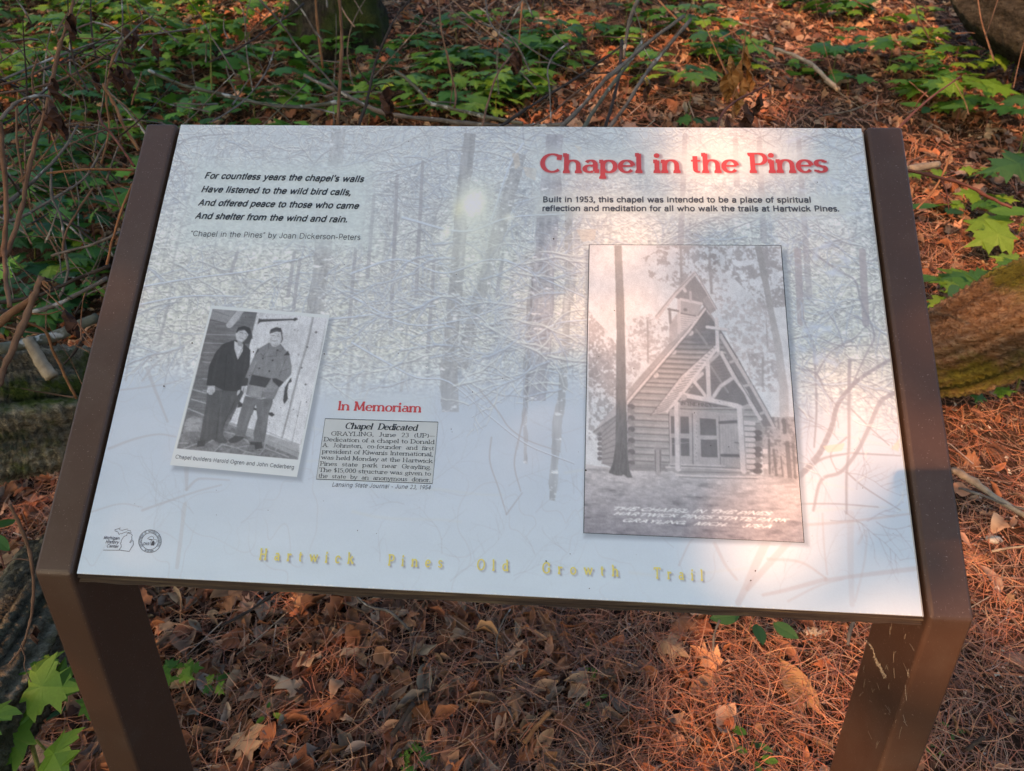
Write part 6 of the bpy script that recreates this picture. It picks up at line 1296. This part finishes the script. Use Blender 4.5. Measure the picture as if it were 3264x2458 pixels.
for px, L, an, c_, lb, cu in (
 (m8((552, 1110))[0], .105, .15, (.40, .31, .20), "upright pale tan curled leaf below the panel left of centre", .9), (m8((920, 1235))[0], .085, 1.5, (.33, .21, .13), "long curled brown leaf lying level below the panel's centre", 1.1),
 (m8((270, 700))[0], .085, .9, (.34, .18, .08), "ribbed orange-brown leaf just under the panel's lower edge", .3), (m8((1080, 620))[0], .085, -.8, (.23, .12, .08), "broad smooth brown leaf touching the panel's lower edge at centre", .3),
 (m8((780, 600))[0], .062, .3, (.45, .38, .29), "ragged whitish leaf under the panel's lower edge", .5), (m8((225, 1200))[0], .07, .2, (.30, .20, .14), "narrow tan leaf right of the left leg near the bottom", .8),
 (m8((395, 1220))[0], .06, .4, (.30, .23, .16), "small folded tan leaf beside the upright pale leaf", .9), (m8((980, 1110))[0], .05, .0, (.33, .14, .05), "small reddish curled leaf below the panel's centre", .9),
 (m8((1540, 1580))[0], .05, .3, (.30, .25, .20), "rounded grey-tan leaf at the bottom edge right of centre", .6), (m8((470, 1370))[0], .085, -.4, (.34, .24, .16), "ragged tan leaf lower centre left", .8),
 (c9_((165, 1120))[0], .085, -.9, (.46, .28, .15), "broad pale orange sunlit leaf left of the right leg", .35), (c9_((760, 1170))[0], .14, .35, (.38, .22, .10), "long splintered strip of wood on sunlit needles left of the right leg", .5),
 (c9_((1985, 440))[0], .075, .3, (.42, .27, .18), "pale ragged leaf on needles right of the right leg", .4), (c9_((200, 660))[0], .07, .9, (.36, .19, .12), "pinkish brown leaf under the panel near the five-leaved plant", .4),
 (c9_((680, 900))[0], .065, .5, (.36, .16, .08), "reddish leaf in sun between the five-leaved plant and right leg", .5), (c5_((1500, 540))[0], .11, -.9, (.36, .19, .09), "long orange-brown leaf under the panel right of the left leg", .4),
 (c5_((1700, 630))[0], .075, .2, (.40, .30, .21), "pale triangular leaf beneath the trail lettering's start", .4), (c5_((1130, 560))[0], .10, -.5, (.36, .26, .18), "big crumpled tan leaf next to the left leg's upper part", .6),
 (c5_((1030, 650))[0], .10, -1.0, (.42, .33, .22), "pale curled bark-like leaf beside the left leg", 1.0), (c5_((1190, 850))[0], .12, .5, (.30, .18, .11), "large brown leaf right of the left leg's middle", .5),
 (c5_((1280, 800))[0], .09, -.3, (.17, .07, .04), "dark red-brown leaf right of the left leg's middle", .6), (c5_((1690, 780))[0], .07, .1, (.38, .26, .17), "oval beige leaf below the trail lettering's start", .3),
 (c5_((1310, 1120))[0], .07, .9, (.48, .38, .30), "pale ragged leaf beside the small leafy seedling", .4), (c5_((560, 1500))[0], .13, .3, (.46, .36, .25), "large cream leaf standing against the left leg's outer edge", .5),
 (c5_((1660, 1470))[0], .085, .9, (.27, .21, .17), "crumpled grey-brown leaf at the bottom right of the left leg", .7), (c5_((1800, 1240))[0], .08, -.6, (.40, .24, .15), "ribbed pinkish leaf lit by sun right of the left leg's foot", .6),
 (c6_((1870, 1050))[0], .05, .4, (.26, .13, .08), "brown leaf below the yellow-edged seedling", .4), (c2_((500, 375))[0], .11, 1.1, (.48, .29, .14), "pale tan leaf lying in the seedlings above the panel's centre left", .4),
 (c2_((735, 135))[0], .11, 1.3, (.42, .34, .24), "whitish curled leaf near the top above the panel's centre", .4), (c3_((1440, 680))[0], .08, .6, (.46, .24, .12), "orange leaf in sun left of the reddish leaning twig", .3),
 (c3_((2110, 850))[0], .10, 1.2, (.46, .28, .16), "broad peach leaf at the right edge under the maple seedling", .4)):
    curled_leaf(px, L, an, c_, lb, int(px[0]+px[1]), cu)
# oak leaves still hanging, orange, above the title
root = link("oak_sprig", None, None, "dead orange oak leaves hanging in a bunch above the word the", "branch"); rn = random.Random(8)
root.location = tuple(safe(c3_((400, 480))[0], 2.3))
for (x, y, s) in ((430, 300, 70), (400, 380, 90), (350, 400, 100), (450, 430, 80), (340, 480, 90), (420, 500, 80), (370, 580, 80), (330, 360, 60)):
    w = wither(*c3_((x, y))[0], s*.8, 2.3, None, M_WITHER2); w.parent = root; w.matrix_parent_inverse = Matrix.Translation(-root.location); w.name = "dead_oak_leaf"
V, Fc = tube_data(np.array([safe(c3_(p)[0], 2.3) for p in ((430, 200), (400, 420), (350, 620), (345, 760))])-np.array(root.location), np.array([.002, .003, .003, .004]), 5); link("stalk", mesh_np("stalk", V, Fc, SM['orange']), root)
# lichen crust, pale stones and cones
def lichen(px, s, label, seed):
    rg = np.random.default_rng(seed); p, t = ground_at(*px); V = []; Fc = []; n = 90
    for i in range(n):
        a = rg.uniform(0, 6.28); r = s*math.sqrt(rg.random()); c = np.array([math.cos(a)*r*1.6, math.sin(a)*r*.7, .006+.006*rg.random()]); k = len(V)
        for j in range(4): V.append(c+rg.normal(0, .0028, 3))
        Fc += [(k, k+1, k+2), (k, k+2, k+3)]
    o = link("lichen", mesh_np("lichen", V, Fc, flat_mat("lichen_pale", (.50, .44, .34), .9)), None, label, "lichen"); o.location = (p[0], p[1], float(hz(p[0], p[1]))+.008)
lichen(m8((1150, 985))[0], .022, "pale lacy lichen crust below the panel's centre", 1); lichen(c9_((860, 790))[0], .016, "whitish lichen scrap left of the right leg's top", 2)
M_CONE = stick_mat("pine_cone_scale", (.10, .05, .03), (.34, .22, .13))
def cone(px, L, ang, label):
    p, t = ground_at(*px); root = link("pine_cone", None, None, label, "pine cone"); root.location = (p[0], p[1], float(hz(p[0], p[1]))+L*.3); root.rotation_euler = (1.3, 0, ang); V = []; Fc = []
    vv, ff = tube_data(np.array([[0, 0, -L/2], [0, 0, 0], [0, 0, L/2]]), np.array([L*.12, L*.18, L*.05]), 6); link("core", mesh_np("core", vv, ff, M_CONE), root)
    sv = np.array([(-.5, 0, 0), (.5, 0, 0), (.42, .9, .15), (0, 1.15, .45), (-.42, .9, .15), (0, .6, .4)]); sm = mesh_np("scale", sv, [(0, 1, 5), (1, 2, 5), (2, 3, 5), (3, 4, 5), (4, 0, 5), (0, 4, 3, 2, 1)], M_CONE)
    for i in range(42):
        t_ = i/41; a = i*2.399; z = (t_-.5)*L*.9; r = L*.26*math.sin(math.pi*(.15+.8*t_))**.7; o = link("scale", sm, root); o.scale = (L*.15,)*3; o.location = (math.cos(a)*r*.35, math.sin(a)*r*.35, z); o.rotation_euler = (.55-.5*t_, 0, a-math.pi/2)
cone(c9_((905, 1490))[0], .042, .9, "small open pine cone on needles left of the right leg"); cone(m8((1575, 1510))[0], .035, .2, "small pine cone at the bottom edge right of centre"); cone(m8((1400, 780))[0], .03, 1.9, "little dark pine cone below the panel's centre right")
def pebble(px, s, c_, label, seed):
    rg = np.random.default_rng(seed); p, t = ground_at(*px); V = []; Fc = []
    for i in range(6):
        th = math.pi*i/5
        for j in range(8): ph = j*math.pi/4; r = s*(1+.12*rg.uniform(-1, 1)); V.append((r*math.sin(th)*math.cos(ph)*1.3, r*math.sin(th)*math.sin(ph), r*.6*math.cos(th)))
    for i in range(5):
        for j in range(8): Fc.append((i*8+j, (i+1)*8+j, (i+1)*8+(j+1) % 8, i*8+(j+1) % 8))
    o = link("pebble", mesh_np("pebble", V, Fc, flat_mat("pebble_stone", c_, .8), smooth=True), None, label, "pebble"); o.location = (p[0], p[1], float(hz(p[0], p[1]))+s*.3)
pebble(c9_((2015, 172))[0], .016, (.48, .45, .36), "pale yellowish pebble at the right edge below the stick", 1); pebble(c9_((2155, 945))[0], .02, (.30, .18, .12), "brown pebble at the right edge by the right leg", 2); pebble(m8((1275, 1590))[0], .012, (.30, .30, .30), "small grey pebble at the bottom edge", 3)

# ---------------------------------------------------------------- the trees behind the photographer, whose crowns dapple the light
S_ = SUN_TO; E1 = nrm(np.cross([0, 0, 1.], S_)); E2 = np.cross(S_, E1)
def uv(p): p = np.asarray(p); return p@E1, p@E2
def lit_on_panel(x, y): v = ray(x*K, y*K); t = np.dot(O0-CAM, ND)/np.dot(v, ND); return CAM+v*t
def lit_on_floor(x, y): return ground_at(x*K, y*K)[0]
LIT = []
for x, y, r in [(1480, 760, .09), (1560, 620, .07), (1700, 420, .07), (1550, 500, .06), (1650, 900, .04), (245, 640, .025), (205, 790, .03), (1925, 600, .03), (1300, 640, .03), (2060, 1400, .07), (2030, 1550, .06), (1780, 1250, .06)]: LIT.append((*uv(lit_on_panel(x, y)), r, .62))
for x, y, r in [(1850, 1180, .13), (1960, 1090, .16), (2000, 1270, .13), (2070, 980, .08), (2060, 1350, .08), (1400, 700, .05)]: LIT.append((*uv(lit_on_panel(x, y)), r, .13))
for x, y, r in [(430, 1350, .10), (560, 1320, .08), (500, 1420, .07), (620, 1330, .05), (1600, 1450, .16), (1750, 1560, .22), (1560, 1620, .16), (1850, 1420, .1), (2150, 1250, .14), (2180, 950, .22), (2100, 1250, .1), (2060, 430, .28), (2150, 520, .32), (2100, 680, .25), (2180, 200, .35), (2100, 120, .4), (1950, 330, .25), (1620, 60, .45), (1450, 120, .35), (1560, 180, .28), (1480, 240, .14), (1350, 190, .25), (1750, 60, .35), (1900, 60, .4), (1650, 230, .18), (1320, 120, .2), (200, 60, .33), (330, 40, .4), (460, 60, .33), (100, 130, .22), (60, 200, .2), (900, 230, .16), (1150, 240, .2), (1230, 60, .2), (560, 20, .4), (760, 1400, .04)]: LIT.append((*uv(lit_on_floor(x, y)), r, 0.))
SHADE = np.array([(*uv(lit_on_panel(x, y)), r) for x, y, r in [(480, 1225, .08), (560, 1200, .08), (720, 1060, .08), (640, 720, .06), (450, 1250, .05), (560, 1255, .05), (680, 1255, .05), (600, 900, .06), (640, 1000, .06), (250, 1150, .08), (400, 1180, .09), (550, 1190, .09), (700, 1190, .09), (850, 1190, .09), (1000, 1190, .09), (1150, 1190, .09), (350, 1020, .09), (600, 1080, .09), (800, 1060, .09), (1000, 1050, .09), (1150, 1020, .09), (450, 850, .09), (500, 420, .12), (700, 420, .12), (300, 950, .08), (560, 700, .09), (750, 750, .1)]])
LIT = np.array(LIT)
def crown(n, u0, u1, v0, v1, dist, spread, size, seed, root):
    rg = np.random.default_rng(seed); u = rg.uniform(u0, u1, n); v = rg.uniform(v0, v1, n); d = dist+rg.uniform(-spread, spread, n)
    q = np.full(n, 9.); lucky = rg.random(n)
    for (lu, lv, r, hf) in LIT: qq = np.hypot(u-lu, v-lv)/r; q = np.where(lucky < hf, q, np.minimum(q, qq))
    for (lu, lv, r) in SHADE: q = np.where(np.hypot(u-lu, v-lv) < r, 9., q); 
    forced = np.zeros(n, bool)
    for (lu, lv, r) in SHADE: forced |= np.hypot(u-lu, v-lv) < r
    clump = .5+.5*np.sin(u*5.1+v*2.3+1)*np.sin(v*6.7-u*1.9)+.35*np.sin(u*13+v*9)*np.sin(v*15-u*7)
    keep = (q > 1.+.14*rg.normal(0, 1, n)) & ((rg.random(n) < .55+.5*clump) | forced); u, v, d = u[keep], v[keep], d[keep]; n = len(u)
    P = E1[None]*u[:, None]+E2[None]*v[:, None]+S_[None]*d[:, None]
    T = np.array([(-.5, 0, 0), (0, -.55, 0), (.5, 0, .05), (0, .75, 0)])
    y = rg.normal(0, 1, (n, 3)); y /= np.linalg.norm(y, axis=1)[:, None]; z = rg.normal(0, .6, (n, 3))+np.array([0, 0, 1.])+S_*.6; z -= y*np.sum(y*z, 1)[:, None]; z /= np.linalg.norm(z, axis=1)[:, None]; R_ = np.stack([np.cross(y, z), y, z], -1)
    V = np.einsum('nij,kj->nki', R_, T)*(size*rg.uniform(.6, 1.3, n))[:, None, None]+P[:, None, :]-np.array(root.location)
    F_ = np.array([[0, 1, 2, 3]]); q = (F_[None]+(np.arange(n)*4)[:, None, None]).reshape(-1, 4)
    o = link("crown", mesh_np("crown", V.reshape(-1, 3), q, M_LEAF[1]), root); o['kind'] = 'stuff'; return P
def overhead_tree(loc, label, boxes, seed):
    root = link("maple_tree", None, None, label, "tree"); root.location = loc; rn = np.random.default_rng(seed); h = 9.
    V, Fc = tube_data(spline([np.array([0, 0, -.4]), np.array([.1, 0, 2.]), np.array([0, .2, 5.]), np.array([.2, .1, h])], 6), np.linspace(.24, .07, 19), 14, rn); link("trunk", mesh_np("trunk", V, Fc, M_PINEBARK, np.full((len(V), 3), .8), smooth=True), root)
    for b_ in boxes: 
        P = crown(*b_, root)
    return root
loc = S_*9.; base_xy = loc[:2]*1.02
UC, VC = uv(O0)
overhead_tree((base_xy[0]-1.6, base_xy[1]-.6, float(hz(base_xy[0], base_xy[1]))), "maple tree behind the photographer whose leaves dapple the sign", [(74000, UC-6.5, UC+6.5, VC-1.9, VC+3.6, 8.5, 1.2, .11, 1)], 1)
# the phone that takes the picture and throws its shadow on the panel's right edge
pm_ = NT("phone_glass", .25, .5).base((.02, .02, .022)).m
ph = link("smartphone", None, None, "dark smartphone held out in front of the sign, taking the picture", "phone"); ph.location = CAM; ph.rotation_euler = ROT
def rbox(name, w, h, d, r, mat, loc):
    n = 6; P = []
    for cx, cy, a0 in ((w/2-r, h/2-r, 0), (-w/2+r, h/2-r, 90), (-w/2+r, -h/2+r, 180), (w/2-r, -h/2+r, 270)):
        for k in range(n+1): a = math.radians(a0+90*k/n); P.append((cx+r*math.cos(a), cy+r*math.sin(a)))
    m = len(P); V = [(x, y, d/2) for x, y in P]+[(x, y, -d/2) for x, y in P]; Fc = [tuple(range(m)), tuple(range(2*m-1, m-1, -1))]+[(i, i+m, (i+1) % m+m, (i+1) % m) for i in range(m)]
    o = link(name, mesh_np(name, V, Fc, mat), ph); o.location = loc; return o
rbox("body", .155, .074, .009, .010, pm_, (.050, -.004, .0085)); rbox("screen", .148, .068, .0006, .008, NT("phone_screen", .1, .5).base((.01, .01, .012)).m, (.050, -.004, .0135))
